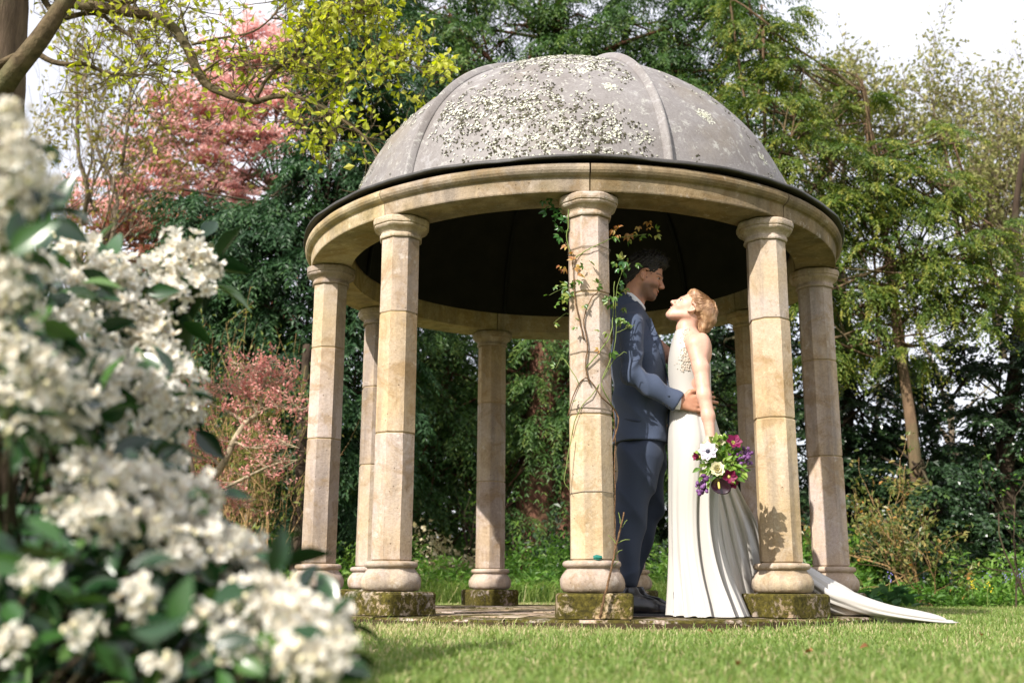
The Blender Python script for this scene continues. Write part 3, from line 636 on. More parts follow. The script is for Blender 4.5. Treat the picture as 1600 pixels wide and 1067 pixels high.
limb([(330, -420), (270, -260), (205, -140), (150, -60), (100, 5), (60, 65), (10, 130), (-22, 178), (-36, 215)], .012, .112, YO - .5, dy=(-.3, -.2, -.1, 0, 0, 0, .12, .36, .52))
A1 = limb([(-25, 30), (10, -8), (60, -20), (110, 4), (180, 15), (240, 27), (268, 40), (296, 82), (318, 128), (350, 146), (388, 158), (405, 158)], .055, .026, YO)
A2 = limb([(405, 158), (430, 151), (465, 153), (500, 166), (535, 188), (570, 215), (598, 262)], .024, .006, YO)
A3 = limb([(398, 158), (416, 124), (440, 100), (455, 93), (480, 102), (520, 120)], .018, .006, YO)
A4 = limb([(-25, 118), (15, 92), (50, 82), (80, 96), (105, 101), (135, 101), (165, 114), (200, 118), (235, 118), (258, 135)], .03, .006, YO - .2)
A5 = limb([(62, -12), (80, 16), (98, 28), (130, 22), (158, 23), (180, 42), (210, 62), (235, 95), (270, 112), (312, 113)], .028, .006, YO + .1)
A6 = limb([(56, -18), (90, -6), (150, -4), (200, 4), (222, -12)], .036, .02, YO + .2)
A7 = limb([(300, 70), (345, 60), (395, 50), (430, 22), (440, 0)], .012, .005, YO)
A8 = limb([(318, 112), (350, 92), (382, 98), (405, 124)], .010, .004, YO)
A9 = limb([(290, 50), (283, 20), (278, -25)], .010, .006, YO)
R9 = np.random.default_rng(9); tl_ = []; tipsO = []
def twigs_from(P, n, L, R, updn=(.0), lev=1, bias=None):
    for _ in range(n):
        i = R.integers(len(P) // 3, len(P)); d = R.normal(size=3) * np.array([1, .5, .9]) + np.array([.25, 0, updn])
        if bias is not None: d = d + bias
        grow(P[i], d, L * R.uniform(.6, 1.2), .006, lev, tl_, tipsO, R, up=.05, spread=.7, kids=(2, 3), minr=.0025)
twigs_from(A2, 22, .36, R9, .2, 2); twigs_from(A3, 16, .34, R9, .5, 2); twigs_from(A7, 10, .3, R9, .2, 2)
limbU = limb([(455, 93), (490, 40), (520, -10), (540, -60)], .016, .006, YO); twigs_from(limbU, 34, .34, R9, .0, 2)
limbV = limb([(520, 120), (560, 110), (600, 90), (640, 100), (672, 122)], .010, .004, YO); twigs_from(limbV, 16, .24, R9, .0, 2)
limbW = limb([(520, 60), (560, 20), (600, -20)], .010, .004, YO); twigs_from(limbW, 16, .3, R9, -.1, 2)
nl0 = len(tipsO)
for A in (A1, A4, A5, A6, A8, A9): twigs_from(A, 15, .34, R9, .05, 2)
tb = MB()
for P, r in tl_: tb.add(*tube(P[[0, 2, 3, 5]], r[[0, 2, 3, 5]], 4, cap=False))
tb.part('twigs', oak, M_LIMB, stuff=True)
V, F, A = tip_leaves(tipsO[:nl0], 1.5, .070, .042, R9, .03, .25, 2); 
V2, F2, A2_ = tip_leaves(tipsO[nl0:], 2.0, .07, .04, R9, .03, .25, 1)
# the largest leaves are leaves of their own, the rest one mass
def leaf_mesh(name, mat, fold=.12, bend=.12, seg=3):
    ys = np.linspace(0, 1, seg + 2); ws = np.sin(pi * ys ** .85) * .5; V = []; F = []
    for y, w in zip(ys, ws): V += [(-w, y, fold * w * 2 - bend * y * y), (0, y, -bend * y * y), (w, y, fold * w * 2 - bend * y * y)]
    for i in range(seg + 1):
        a = i * 3
        for s in (0, 1): F.append((a + s, a + s + 1, a + s + 4, a + s + 3))
    me = mesh_from(name, np.array(V), [np.array(F)], True, {'rnd': np.full(len(V), .5)}, mat); return me
def frame(p, d, n, sx, sy):
    """matrix: local y along d, z along n, scaled"""
    d = unit(d); x = unit(np.cross(d, n)); z = np.cross(x, d)
    return Matrix(((x[0] * sx, d[0] * sy, z[0] * sy, p[0]), (x[1] * sx, d[1] * sy, z[1] * sy, p[1]), (x[2] * sx, d[2] * sy, z[2] * sy, p[2]), (0, 0, 0, 1)))
def leaf_mat_obj(name, stops, transl, rough, spec):
    m = leaf_mat(name, stops, transl, rough, spec); t = m.node_tree
    at_ = [n for n in t.nodes if n.type == 'ATTRIBUTE'][0]; oi = node(t, 'ShaderNodeObjectInfo')
    for l in list(at_.outputs['Fac'].links): t.links.new(oi.outputs['Random'], l.to_socket)
    return m
M_LIME_O = leaf_mat_obj('lime_oak_leaves', [(0, (.30, .37, .035)), (.5, (.46, .50, .075)), (1, (.60, .60, .13))], .5, .45, .35)
LM = leaf_mesh('leaf', M_LIME_O)
Q = V.reshape(-1, 4, 3); vis = in_view(Q[:, 0], 0); ids = np.flatnonzero(vis); R9.shuffle(ids); ids = ids[:290]
for i in ids:
    p, s1, tp_, s2 = Q[i]; L = np.linalg.norm(tp_ - p); inst('leaf', oak, LM, frame(p, tp_ - p, np.cross(s1 - p, s2 - p), L * .62, L))
kp = np.ones(len(Q), bool); kp[ids] = False
mbx = MB(); mbx.add(Q[kp].reshape(-1, 3), [np.arange(kp.sum() * 4).reshape(-1, 4)], np.repeat(A.reshape(-1, 4)[kp, 0], 4)); mbx.add(V2, F2, A2_); mbx.part('foliage', oak, M_LIME, stuff=True)
# ------------------------------------------------------------------ figures: smooth implicit shapes turned into one continuous mesh
class SDF:
    def __init__(s, lo, hi, h):
        s.lo = np.array(lo, float); s.h = h; s.n = np.ceil((np.array(hi) - s.lo) / h).astype(int) + 1
        s.f = np.full(s.n, .05, np.float32)
    def box(s, lo, hi, pad):
        a = np.maximum(0, np.floor((np.minimum(lo, hi) - pad - s.lo) / s.h).astype(int)); b = np.minimum(s.n, np.ceil((np.maximum(lo, hi) + pad - s.lo) / s.h).astype(int) + 1)
        sl_ = tuple(slice(int(x), int(max(y, x + 1))) for x, y in zip(a, b))
        ax = [s.lo[i] + s.h * np.arange(sl_[i].start, sl_[i].stop) for i in range(3)]
        return sl_, np.stack(np.meshgrid(*ax, indexing='ij'), -1)
    def comb(s, sl_, d, k, sub=False):
        g = s.f[sl_]; d = d[:g.shape[0], :g.shape[1], :g.shape[2]].astype(np.float32)
        if sub: g2 = -g; q = np.clip(.5 + .5 * (g2 - d) / k, 0, 1); s.f[sl_] = -(g2 * (1 - q) + d * q - k * q * (1 - q))
        else: q = np.clip(.5 + .5 * (g - d) / k, 0, 1); s.f[sl_] = g * (1 - q) + d * q - k * q * (1 - q)
    def cone(s, a, b, ra, rb, k=.02, sy=1.0, sub=False, pert=None):
        a = np.array(a, float); b = np.array(b, float); r = max(ra, rb) * max(1, sy)
        sl_, p = s.box(np.minimum(a, b), np.maximum(a, b), r + k + .02); sc = np.array([1, 1 / sy, 1])
        q = (p - a) * sc; ab = (b - a) * sc; t = np.clip(q @ ab / max(ab @ ab, 1e-9), 0, 1)
        d = np.linalg.norm(q - t[..., None] * ab, axis=-1) - (ra + t * (rb - ra))
        if sy < 1: d = d * sy
        if pert is not None: d = d + pert(p, t)
        s.comb(sl_, d, k, sub); return s
    def ell(s, c, r, k=.02, rot=None, sub=False):
        c = np.array(c, float); r = np.array(r, float); sl_, p = s.box(c, c, r.max() + k + .01); q = p - c
        if rot is not None: q = q @ np.asarray(rot)            # into the local frame
        k0 = np.linalg.norm(q / r, axis=-1); k1 = np.linalg.norm(q / r ** 2, axis=-1); s.comb(sl_, k0 * (k0 - 1) / np.maximum(k1, 1e-6), k, sub); return s
    def chain(s, P, R, k=.02, **kw):
        for i in range(len(P) - 1): s.cone(P[i], P[i + 1], R[i], R[i + 1], k, **kw)
        return s
    def cut(s, n, c, k=.004):
        """remove what lies on the n side of the plane through c"""
        n = unit(n); ax = [s.lo[i] + s.h * np.arange(s.n[i]) for i in range(3)]
        d = ((ax[0] * n[0])[:, None, None] + (ax[1] * n[1])[None, :, None] + (ax[2] * n[2])[None, None, :] - np.dot(n, c)).astype(np.float32)
        s.f = np.maximum(s.f, d); return s
    def displace(s, fn, band=.03):
        m_ = np.abs(s.f) < band; idx = np.argwhere(m_); p = s.lo + s.h * idx; s.f[m_] += fn(p).astype(np.float32); return s
    def at(s, P):
        i = np.clip(np.round((np.asarray(P) - s.lo) / s.h).astype(int), 0, s.n - 1); return s.f[i[..., 0], i[..., 1], i[..., 2]]
    def hit(s, px, py, y0, y1, lift=0.0):
        """where the line of sight through a photo point meets the shape"""
        Ys = np.arange(y0, y1, .002); P = np.array([at(px, py, y) for y in Ys]); f = s.at(P); j = np.argmax(f < lift) if (f < lift).any() else len(Ys) // 2
        return P[j]
    def mesh(s):
        """surface nets"""
        f = s.f.copy(); f[0] = f[-1] = .05; f[:, 0] = f[:, -1] = .05; f[:, :, 0] = f[:, :, -1] = .05
        ins = f < 0; c = np.zeros(np.array(f.shape) - 1, np.int8)
        for dx in (0, 1):
            for dy in (0, 1):
                for dz in (0, 1): c += ins[dx:f.shape[0] - 1 + dx, dy:f.shape[1] - 1 + dy, dz:f.shape[2] - 1 + dz]
        cells = np.argwhere((c > 0) & (c < 8)); vid = np.full(c.shape, -1, np.int32); vid[tuple(cells.T)] = np.arange(len(cells))
        acc = np.zeros((len(cells), 3)); w = np.zeros(len(cells))
        cor = [(x, y, z) for x in (0, 1) for y in (0, 1) for z in (0, 1)]
        val = {q: f[cells[:, 0] + q[0], cells[:, 1] + q[1], cells[:, 2] + q[2]] for q in cor}
        for a in cor:
            for ax in range(3):
                if a[ax] == 0:
                    b_ = list(a); b_[ax] = 1; va, vb = val[a], val[tuple(b_)]; x = (va < 0) != (vb < 0)
                    t = np.where(x, va / np.where(x, va - vb, 1), 0); pt = np.tile(np.array(a, float), (len(cells), 1)); pt[:, ax] = t
                    acc += pt * x[:, None]; w += x
        V = s.lo + s.h * (cells + acc / w[:, None]); Q = []
        for ax in range(3):
            o1, o2 = [(1, 2), (2, 0), (0, 1)][ax]
            A = ins; sl0 = [slice(None)] * 3; sl1 = [slice(None)] * 3; sl0[ax] = slice(0, -1); sl1[ax] = slice(1, None)
            ch = A[tuple(sl0)] != A[tuple(sl1)]; e = np.argwhere(ch); fl = A[tuple(sl0)][ch]
            ok = (e[:, o1] > 0) & (e[:, o2] > 0) & (e[:, o1] < c.shape[o1]) & (e[:, o2] < c.shape[o2]); e = e[ok]; fl = fl[ok]
            def g(i, j):
                q = e.copy(); q[:, o1] -= i; q[:, o2] -= j; return vid[q[:, 0], q[:, 1], q[:, 2]]
            q = np.stack([g(1, 1), g(0, 1), g(0, 0), g(1, 0)], 1); q[~fl] = q[~fl][:, ::-1]; Q.append(q)
        return V, [np.concatenate(Q)]
def rot_head(yaw, pitch):
    """columns: local x (face), y (left), z (up) of a head looking along +x turned by yaw, then nodding down by pitch"""
    cy_, sy_, cp, sp = cos(yaw), sin(yaw), cos(pitch), sin(pitch)
    Rz = np.array([[cy_, -sy_, 0], [sy_, cy_, 0], [0, 0, 1]]); Ry = np.array([[cp, 0, sp], [0, 1, 0], [-sp, 0, cp]]); return Rz @ Ry
def head(S, o, R, s, man=True, smile=True):
    g = lambda x, y, z: o + R @ (np.array([x, y, z]) * s)
    S.ell(g(-.012, 0, .045), np.array([.096, .073, .084]) * s, .01, R)
    S.ell(g(.038, 0, -.015), np.array([.052, .058, .082]) * s, .03, R)
    for y in (-1, 1):
        S.cone(g(-.002, .052 * y, -.045), g(.062, .022 * y, -.098), .020 * s, .017 * s, .03)
        S.cone(g(.074, .038 * y, .022), g(.086, .014 * y, .022), .010 * s, .011 * s, .016)
        S.ell(g(.066, .036 * y, -.034), np.array([.024, .022, .020]) * s, .018, R)
    S.ell(g(.074, 0, -.104), np.array([.022, .024, .018]) * s, .02, R)
    S.ell(g(.070, 0, -.066), np.array([.024, .034, .034]) * s, .02, R)
    for y in (-1, 1): S.ell(g(.098, .031 * y, .006), np.array([.018, .019, .012]) * s, .010, R, sub=True)
    for y in (-1, 1): S.ell(g(.083, .031 * y, .0145), np.array([.0115, .0175, .0065]) * s, .004, R); S.ell(g(.081, .031 * y, -.006), np.array([.011, .016, .005]) * s, .004, R)
    S.cone(g(.086, 0, .012), g(.110, 0, -.026), .0085 * s, .0125 * s, .010)
    S.ell(g(.113, 0, -.031), np.array([.012, .011, .010]) * s, .007, R)
    for y in (-1, 1): S.ell(g(.101, .013 * y, -.036), np.array([.010, .007, .008]) * s, .005, R)
    S.ell(g(.092, 0, -.061), np.array([.011, .024, .0075]) * s, .004, R)
    S.ell(g(.089, 0, -.078), np.array([.011, .021, .008]) * s, .004, R)
    S.cone(g(.092, -.024, -.066), g(.1005, 0, -.069), .003 * s, .0045 * s, .004, sub=True); S.cone(g(.092, .024, -.066), g(.1005, 0, -.069), .003 * s, .0045 * s, .004, sub=True)
    for y in (-1, 1):
        S.ell(g(-.008, .074 * y, -.002), np.array([.018, .010, .028]) * s, .004, R); S.chain([g(.010 * 1 - .022 * sin(q_) * 1.0, (.082 + .004 * sin(q_)) * y, .030 * cos(q_) - .002) for q_ in np.linspace(-.5, 3.0, 9)], [.0052 * s] * 8 + [.0075 * s], .004); S.ell(g(-.004, .088 * y, .001), np.array([.010, .009, .016]) * s, .003, R, sub=True)
    return g
def skin_mat(name, base):
    m, t, b = new_mat(name); a = node(t, 'ShaderNodeAttribute', attribute_name='col')
    c = mixc(t, 1, a.outputs['Color'], ramp(t, noise(t, 45, 4, .6), [(.3, (.90, .87, .86)), (.7, (1.05, 1.03, 1.02))]), 'MULTIPLY'); t.links.new(c, b.inputs['Base Color'])
    b.inputs['Roughness'].default_value = .5; b.inputs['Subsurface Weight'].default_value = .12; b.inputs['Subsurface Radius'].default_value = (.012, .005, .003); b.inputs['Subsurface Scale'].default_value = .6
    b.inputs['Specular IOR Level'].default_value = .4; bump(t, b, noise(t, 160, 3), .12, .001); return m
def near(V, p, r, soft=.5):
    d = np.linalg.norm(V - p, axis=1) / r; return np.clip((1 - d) / soft, 0, 1)[:, None]
def cloth_mat(name, c, scale=380, rough=.75, sheen=.25, var=.12):
    m, t, b = new_mat(name); b.inputs['Roughness'].default_value = rough; b.inputs['Sheen Weight'].default_value = sheen; b.inputs['Specular IOR Level'].default_value = .25
    f = noise(t, scale, 2, .6, mapscale=(1, 1, .35)); g = noise(t, scale, 2, .6, mapscale=(.35, .35, 1.2))
    cc = mixc(t, mixc(t, .5, f, g), [x * (1 - var * 2.2) for x in c], [x * (1 + var * 2.2) for x in c]); t.links.new(cc, b.inputs['Base Color']); bump(t, b, f, .2, .0008); return m
SKIN_M = skin_mat('man_skin', None)
M_HAIR_D = plain('black_brown_hair', (.012, .009, .008), .55, .4, 120, .6, .002, .4)

# ---------------- the groom
YG = 5.52
def G(px, py, dy=0.0): return at(px, py, YG + dy)
groom = thing('person', 'man in a navy suit facing right, hand on the waist of the woman in white', 'man', (*G(1000, 960)[:2], ZP))
ct = G(992, 471); u_ = unit(G(1010, 489) - G(973, 455)); up_ = unit(np.cross(np.array([0, 1., 0]), u_)); up_ = up_ if up_[2] > 0 else -up_
h = .0041
S = SDF(G(900, 725) + [-.02, -.36, -.12], G(1120, 380) + [0, .36, .06], h)
HG = G(1007.5, 433); RG = rot_head(radians(-7), radians(19)); sg = .95
g = head(S, HG, RG, sg)
S.chain([HG + [-.03, 0, -.03], G(986, 478), G(985, 500)], [.058, .060, .075], .03)
S.cone(G(986, 505, -.14), G(986, 505, .14), .06, .06, .04); S.chain([G(988, 520), G(1000, 600), G(1003, 690)], [.08, .07, .07], .04)
def hand_on(S, wr, fw, up, nrm, s, curl=.5, thumb=1):
    """palm and five bent fingers: wr wrist, fw pointing, up towards the thumb, nrm out of the back of the hand"""
    fw, up, nrm = unit(fw), unit(up), unit(nrm)
    kn = []
    for i, q in enumerate((.030, .010, -.011, -.030)):
        k0 = wr + fw * (.088 - .006 * abs(i - 1.2)) * s + up * q * s; kn.append(k0); S.cone(wr + fw * .02 * s + up * q * .55 * s, k0, .016 * s, .0125 * s, .012)
        l = (.041, .046, .042, .033)[i] * s; a = k0 + unit(fw - nrm * .25 * curl + up * (q * 3)) * l; b_ = a + unit(fw - nrm * 1.0 * curl + up * q * 2) * l * .68; c_ = b_ + unit(fw - nrm * 1.5 * curl) * l * .5
        S.chain([k0, a, b_, c_], [.0108 * s, .0098 * s, .0088 * s, .0074 * s], .0035)
    t0 = wr + fw * .025 * s + up * .022 * s; t1 = t0 + unit(fw * .7 + up * .8 - nrm * .1) * .042 * s * thumb; t2 = t1 + unit(fw * .9 + up * .35 - nrm * .3) * .032 * s; t3 = t2 + unit(fw - nrm * .3) * .022 * s
    S.chain([t0, t1, t2, t3], [.017 * s, .0125 * s, .0108 * s, .0085 * s], .008)
WR = G(1060, 629, -.265)
S.cone(G(990, 590, -.26), WR, .035, .028, .01)
hand_on(S, WR, G(1086, 630, -.262) - WR, np.array([.12, -.05, 1]), np.array([.12, -1, .05]), 1.06, .28)
S.cone(G(1010, 590, .26), G(1065, 622, .16), .035, .028, .01); hand_on(S, G(1065, 622, .16), np.array([1, -.5, 0]), np.array([0, 0, 1.]), np.array([.3, 1, 0]), 1.0, .4)
V, F = S.mesh(); body_sdf = S
col = np.tile(np.array([.44, .225, .145]), (len(V), 1)); L_ = (V - HG) @ RG / sg
onhead = (np.abs(L_) < [.16, .11, .2]).all(1)
st = np.clip((-.028 - L_[:, 2] - .25 * np.clip(.06 - L_[:, 0], 0, .08)) / .03 + .35, 0, 1) * np.clip((L_[:, 2] + .15) / .03, 0, 1) * np.clip((L_[:, 0] + .012) / .03, 0, 1) * np.clip(1.5 - np.hypot((L_[:, 0] - .096) / .02, (L_[:, 2] + .069) / .016) ** -2, .25, 1)
st = np.where(onhead & (L_[:, 2] < -.02) & (L_[:, 2] > -.15) & ~((L_[:, 0] > .1) & (L_[:, 2] > -.05)), st, 0)[:, None] * .78; col = col * (1 - st) + np.array([.085, .052, .04]) * st
for y in (-1, 1):
    bq = np.clip(1 - np.abs((L_[:, 2] - .026) / .007), 0, 1) * ((np.abs(L_[:, 1] - .033 * y) < .022) & (L_[:, 0] > .06)); col = col * (1 - .85 * bq[:, None]) + np.array([.02, .014, .01]) * .85 * bq[:, None]
lp = near(L_, np.array([.098, 0, -.070]), .022); col = col * (1 - lp * .6) + np.array([.42, .14, .11]) * lp * .6
part('body', groom, V, F, SKIN_M, smooth=True, attrs={'col': col})
M_EYE = plain('eye_white', (.36, .34, .33), .25, .5); M_IRIS = plain('brown_iris', (.05, .025, .015), .15, .5)
def eyes(parent, gf, R, s, iris, lid=None):
    for y in (-1, 1):
        c = gf(.0775, .0305 * y, .005); th = np.linspace(0, pi, 9); ph = np.linspace(0, 2 * pi, 13)[:-1]
        rings = np.array([[[cos(a), sin(a) * cos(p_), sin(a) * sin(p_)] for p_ in ph] for a in np.clip(th, .02, pi - .02)]) * .0118 * s
        V = c + rings.reshape(-1, 3) @ R.T; k = 12; i = np.arange(8)[:, None] * k; j = np.arange(k)[None]; q = np.stack([i + j, i + (j + 1) % k, i + k + (j + 1) % k, i + k + j], -1).reshape(-1, 4)
        mi = np.where(q[:, 0] < 3 * k, 1, 0); part('eye', parent, V, [q], [M_EYE, iris], smooth=True, mi=mi)
eyes(groom, g, RG, sg, M_IRIS)
# hair
Hs = SDF(HG + np.array([-.17, -.13, -.16]), HG + np.array([.17, .13, .19]), .0035)
gl = lambda x, y, z: HG + RG @ (np.array([x, y, z]) * sg)
Hs.ell(gl(-.014, 0, .056), np.array([.105, .081, .090]) * sg, .01, RG); Hs.ell(gl(.02, 0, .112), np.array([.075, .066, .042]) * sg, .02, RG)
Hs.ell(gl(.066, 0, .098), np.array([.034, .058, .026]) * sg, .02, RG); Hs.ell(gl(-.05, 0, -.01), np.array([.062, .066, .075]) * sg, .02, RG)
for y in (-1, 1): Hs.cone(gl(.012, .072 * y, .03), gl(.016, .071 * y, -.018), .012 * sg, .008 * sg, .008)
Hs.ell(gl(.105, 0, .0), np.array([.062, .095, .079]) * sg, .012, RG, sub=True); Hs.ell(gl(.05, 0, -.075), np.array([.075, .1, .07]) * sg, .015, RG, sub=True)
for y in (-1, 1): Hs.ell(gl(.006, .088 * y, -.010), np.array([.036, .026, .044]) * sg, .006, RG, sub=True)
def hairf(p):
    q = (p - HG) @ RG; return .0025 * np.sin(q[:, 0] * 150 + 3 * np.sin(q[:, 1] * 90)) * np.cos(q[:, 1] * 160 + q[:, 2] * 60) + .0022 * np.sin(q @ np.array([310., 270, -230])) + .0016 * np.sin(q @ np.array([-150., 400, 330]))
Hs.displace(hairf); V, F = Hs.mesh(); hair_m = part('hair', groom, V, F, M_HAIR_D, smooth=True)
def grad(S_, P, e=.006):
    return unit(np.stack([S_.at(P + [e, 0, 0]) - S_.at(P - [e, 0, 0]), S_.at(P + [0, e, 0]) - S_.at(P - [0, e, 0]), S_.at(P + [0, 0, e]) - S_.at(P - [0, 0, e])], -1) + 1e-6)
rh = np.random.default_rng(6); mb = MB(); ids = rh.choice(len(V), 900, replace=False); NR = grad(Hs, V[ids])
for p, n_ in zip(V[ids], NR):
    lp_ = RG.T @ (p - HG); d = unit(n_ * .55 + RG @ np.array([.35 if lp_[2] > .09 else -.5, rh.normal() * .25, .35 if lp_[2] > .08 else -.4]) + rh.normal(size=3) * .25); L = rh.uniform(.008, .020) * (1.25 if lp_[2] > .09 else .7)
    mb.add(*tube(np.array([p - n_ * .002, p + d * L * .5, p + d * L + n_ * -.002]), [.0016, .0013, .0004], 3, cap=False))
mb.part('strands', hair_m, M_HAIR_D, stuff=True)
# jacket
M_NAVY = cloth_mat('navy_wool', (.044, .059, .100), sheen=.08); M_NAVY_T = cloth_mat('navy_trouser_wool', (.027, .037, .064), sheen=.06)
J = SDF(G(900, 720) + [0, -.4, 0], G(1110, 450) + [0, .4, .03], .006)
J.chain([G(988, 512), G(997, 562), G(1001, 630), G(1001, 712)], [.108, .135, .132, .148], .05, sy=1.40)
J.cone(G(982, 486, -.03), G(985, 505, -.19), .055, .06, .05); J.cone(G(982, 486, .03), G(985, 505, .19), .055, .06, .05)
SH, EL = G(985, 511, -.225), G(989, 586, -.275)
def wr1(p, t): return .012 * (np.abs(np.sin(t * 9 + p[..., 0] * 34 + p[..., 1] * 20)) - .6) * np.clip((t - .35) * 2.5, .12, 1)
def wr2(p, t): return .012 * (np.abs(np.sin(t * 11 + p[..., 2] * 30 + p[..., 1] * 16 + 1)) - .6) * np.clip((.75 - t) * 2.2, .1, 1)
J.cone(SH, EL, .067, .056, .028, pert=wr1); J.cone(EL, G(1062, 629, -.262), .057, .046, .016, pert=wr2)
J.cone(G(985, 511, .225), G(1000, 590, .28), .073, .060, .03); J.cone(G(1000, 590, .28), G(1060, 622, .2), .061, .047, .02)
def folds(p):
    x, y, z = p[:, 0], p[:, 1], p[:, 2]; zz = z - G(1000, 640)[2]
    return .011 * (np.abs(np.sin(zz * 17 + x * 15 + 1.5 * np.sin(y * 9))) - .6) * np.exp(-(zz / .18) ** 2) + .0045 * np.sin(x * 40 - zz * 14 + y * 10)
J.displace(folds)
J.cut((0, .0, -1), G(1004, 694)); cuffn = unit(G(1062, 629, -.262) - EL)
J2 = J
# cuff ends: remove beyond the wrist
cw = G(1060, 629, -.262); ax_, P3 = J.box(cw - .09, cw + .09, .01); dcut = (P3 - cw) @ cuffn; reg = np.linalg.norm(P3 - cw, axis=-1) < .085; gg = J.f[ax_]; P3s = dcut[:gg.shape[0], :gg.shape[1], :gg.shape[2]]; rr_ = reg[:gg.shape[0], :gg.shape[1], :gg.shape[2]] & (P3[..., 1] < YG - .17)[:gg.shape[0], :gg.shape[1], :gg.shape[2]]
J.f[ax_] = np.where(rr_, np.maximum(gg, P3s), gg)
# hollow below the hem and open at the neck
J.cone(G(1001, 660), G(1002, 730), .118, .130, .01, sy=1.38, sub=True); J.cone(ct - up_ * .10, ct - up_ * .03, .092, .083, .012); J.cone(ct - up_ * .045, ct + up_ * .08, .0745, .085, .004, sub=True); J.cone(G(992, 492), G(1016, 540), .035, .01, .02, sub=True)
V, F = J.mesh(); jacket = part('jacket', groom, V, F, M_NAVY, smooth=True)
def strip(sd, pts, w0, w1, lift, y0, y1, mat, name, parent, n=4, thick=.004):
    P = smooth_path(np.array(pts, float), n); H = np.array([sd.hit(x, y, y0, y1) for x, y in P]); H = smooth_path(H[::2] if len(H) > 8 else H, 2)
    T = unit(np.gradient(H, axis=0)); N_ = np.tile(-FWD, (len(H), 1)); S_ = unit(np.cross(T, N_)); w = np.linspace(w0, w1, len(H))[:, None]
    rings = np.stack([H - S_ * w + N_ * lift, H + N_ * (lift + thick), H + S_ * w + N_ * lift, H - N_ * thick], 1); V, F = loft(rings); return part(name, parent, V, F, mat, smooth=False)
strip(J, [(1010, 500), (1020, 522), (1030, 546), (1038, 574)], .026, .008, .006, 5.1, 5.7, M_NAVY, 'lapel', jacket)
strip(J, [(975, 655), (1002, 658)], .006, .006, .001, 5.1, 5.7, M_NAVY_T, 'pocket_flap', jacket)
M_BTN = plain('dark_button', (.012, .012, .015), .3, .5)
for bx_, by_ in ((1037, 630), (1042, 633), (1047, 636)):
    q = J.hit(bx_, by_, 5.1, 5.6); V, F = tube(np.array([q + FWD * .002, q - FWD * .004]), .0055, 8); part('button', jacket, V, F, M_BTN)
# shirt collar, cuff and tie
M_SHIRT = cloth_mat('white_shirt_cotton', (.74, .75, .80), 500, .8, .1, .03)
ct = G(992, 471); u_ = unit(G(1010, 489) - G(973, 455)); up_ = unit(np.cross(np.array([0, 1., 0]), u_)); up_ = up_ if up_[2] > 0 else -up_
th = np.linspace(0, 2 * pi, 33)[:-1]; R_ = []
for rs, hh in ((.92, -.05), (1.06, -.046), (1.04, .0), (1.0, .008), (.96, .009), (.92, .0)): R_.append(ct + (np.cos(th) * .071 * rs)[:, None] * u_ + (np.sin(th) * .067 * rs)[:, None] * np.array([0, 1., 0]) + up_ * hh)
V, F = loft(np.array(R_), cap=False); shirt = part('shirt', groom, V, F, M_SHIRT, smooth=True)
V, F = tube(np.array([G(1052, 627.5, -.262), G(1063.5, 629, -.262)]), .036, 14); part('cuff', shirt, V, F, M_SHIRT, smooth=True)
M_TIE = plain('dark_tie', (.012, .012, .02), .5, .4)
V, F = loft(np.array([[c0 + np.array([dx, dy, 0]) for dx, dy in ((w_, 0), (0, -w_ * 1.8), (-w_, 0), (0, w_ * 1.8))] for c0, w_ in ((G(1009, 492), .010), (G(1013, 500), .014), (G(1018, 506), .009), (G(1034, 560), .012))])); part('tie', groom, V, F, M_TIE)
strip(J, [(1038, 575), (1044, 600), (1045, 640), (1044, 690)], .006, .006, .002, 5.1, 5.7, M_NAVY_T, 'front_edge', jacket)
# trousers
T_ = SDF(G(910, 985) + [0, -.32, 0], G(1090, 670) + [0, .34, .02], .0065)
def crease(p, t):
    return -.006 * np.exp(-((p[..., 1] - (YG - .12)) / .02) ** 2) * 0 + .016 * (np.abs(np.sin(p[..., 2] * 13 + p[..., 0] * 17)) - .6) * np.exp(-((p[..., 2] - .70) / .24) ** 2) + .014 * (np.abs(np.sin(p[..., 2] * 26 - p[..., 0] * 12)) - .6) * np.exp(-((p[..., 2] - .2) / .09) ** 2) + .005 * np.sin(p[..., 2] * 14 + p[..., 0] * 45)
T_.cone(G(1002, 690), G(1000, 716), .125, .118, .03, sy=1.3)
T_.chain([G(1000, 715, -.085), G(986, 800, -.10), G(982, 906, -.10)], [.120, .080, .047], .012, pert=crease)
T_.chain([G(1008, 715, .085), G(1011, 800, .10), G(986, 906, .10)], [.115, .079, .042], .008, pert=crease)
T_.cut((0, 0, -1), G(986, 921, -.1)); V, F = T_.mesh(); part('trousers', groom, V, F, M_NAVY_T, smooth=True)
M_SHOE = plain('black_leather', (.010, .011, .015), .28, .5, 30, .1, .002, .2)
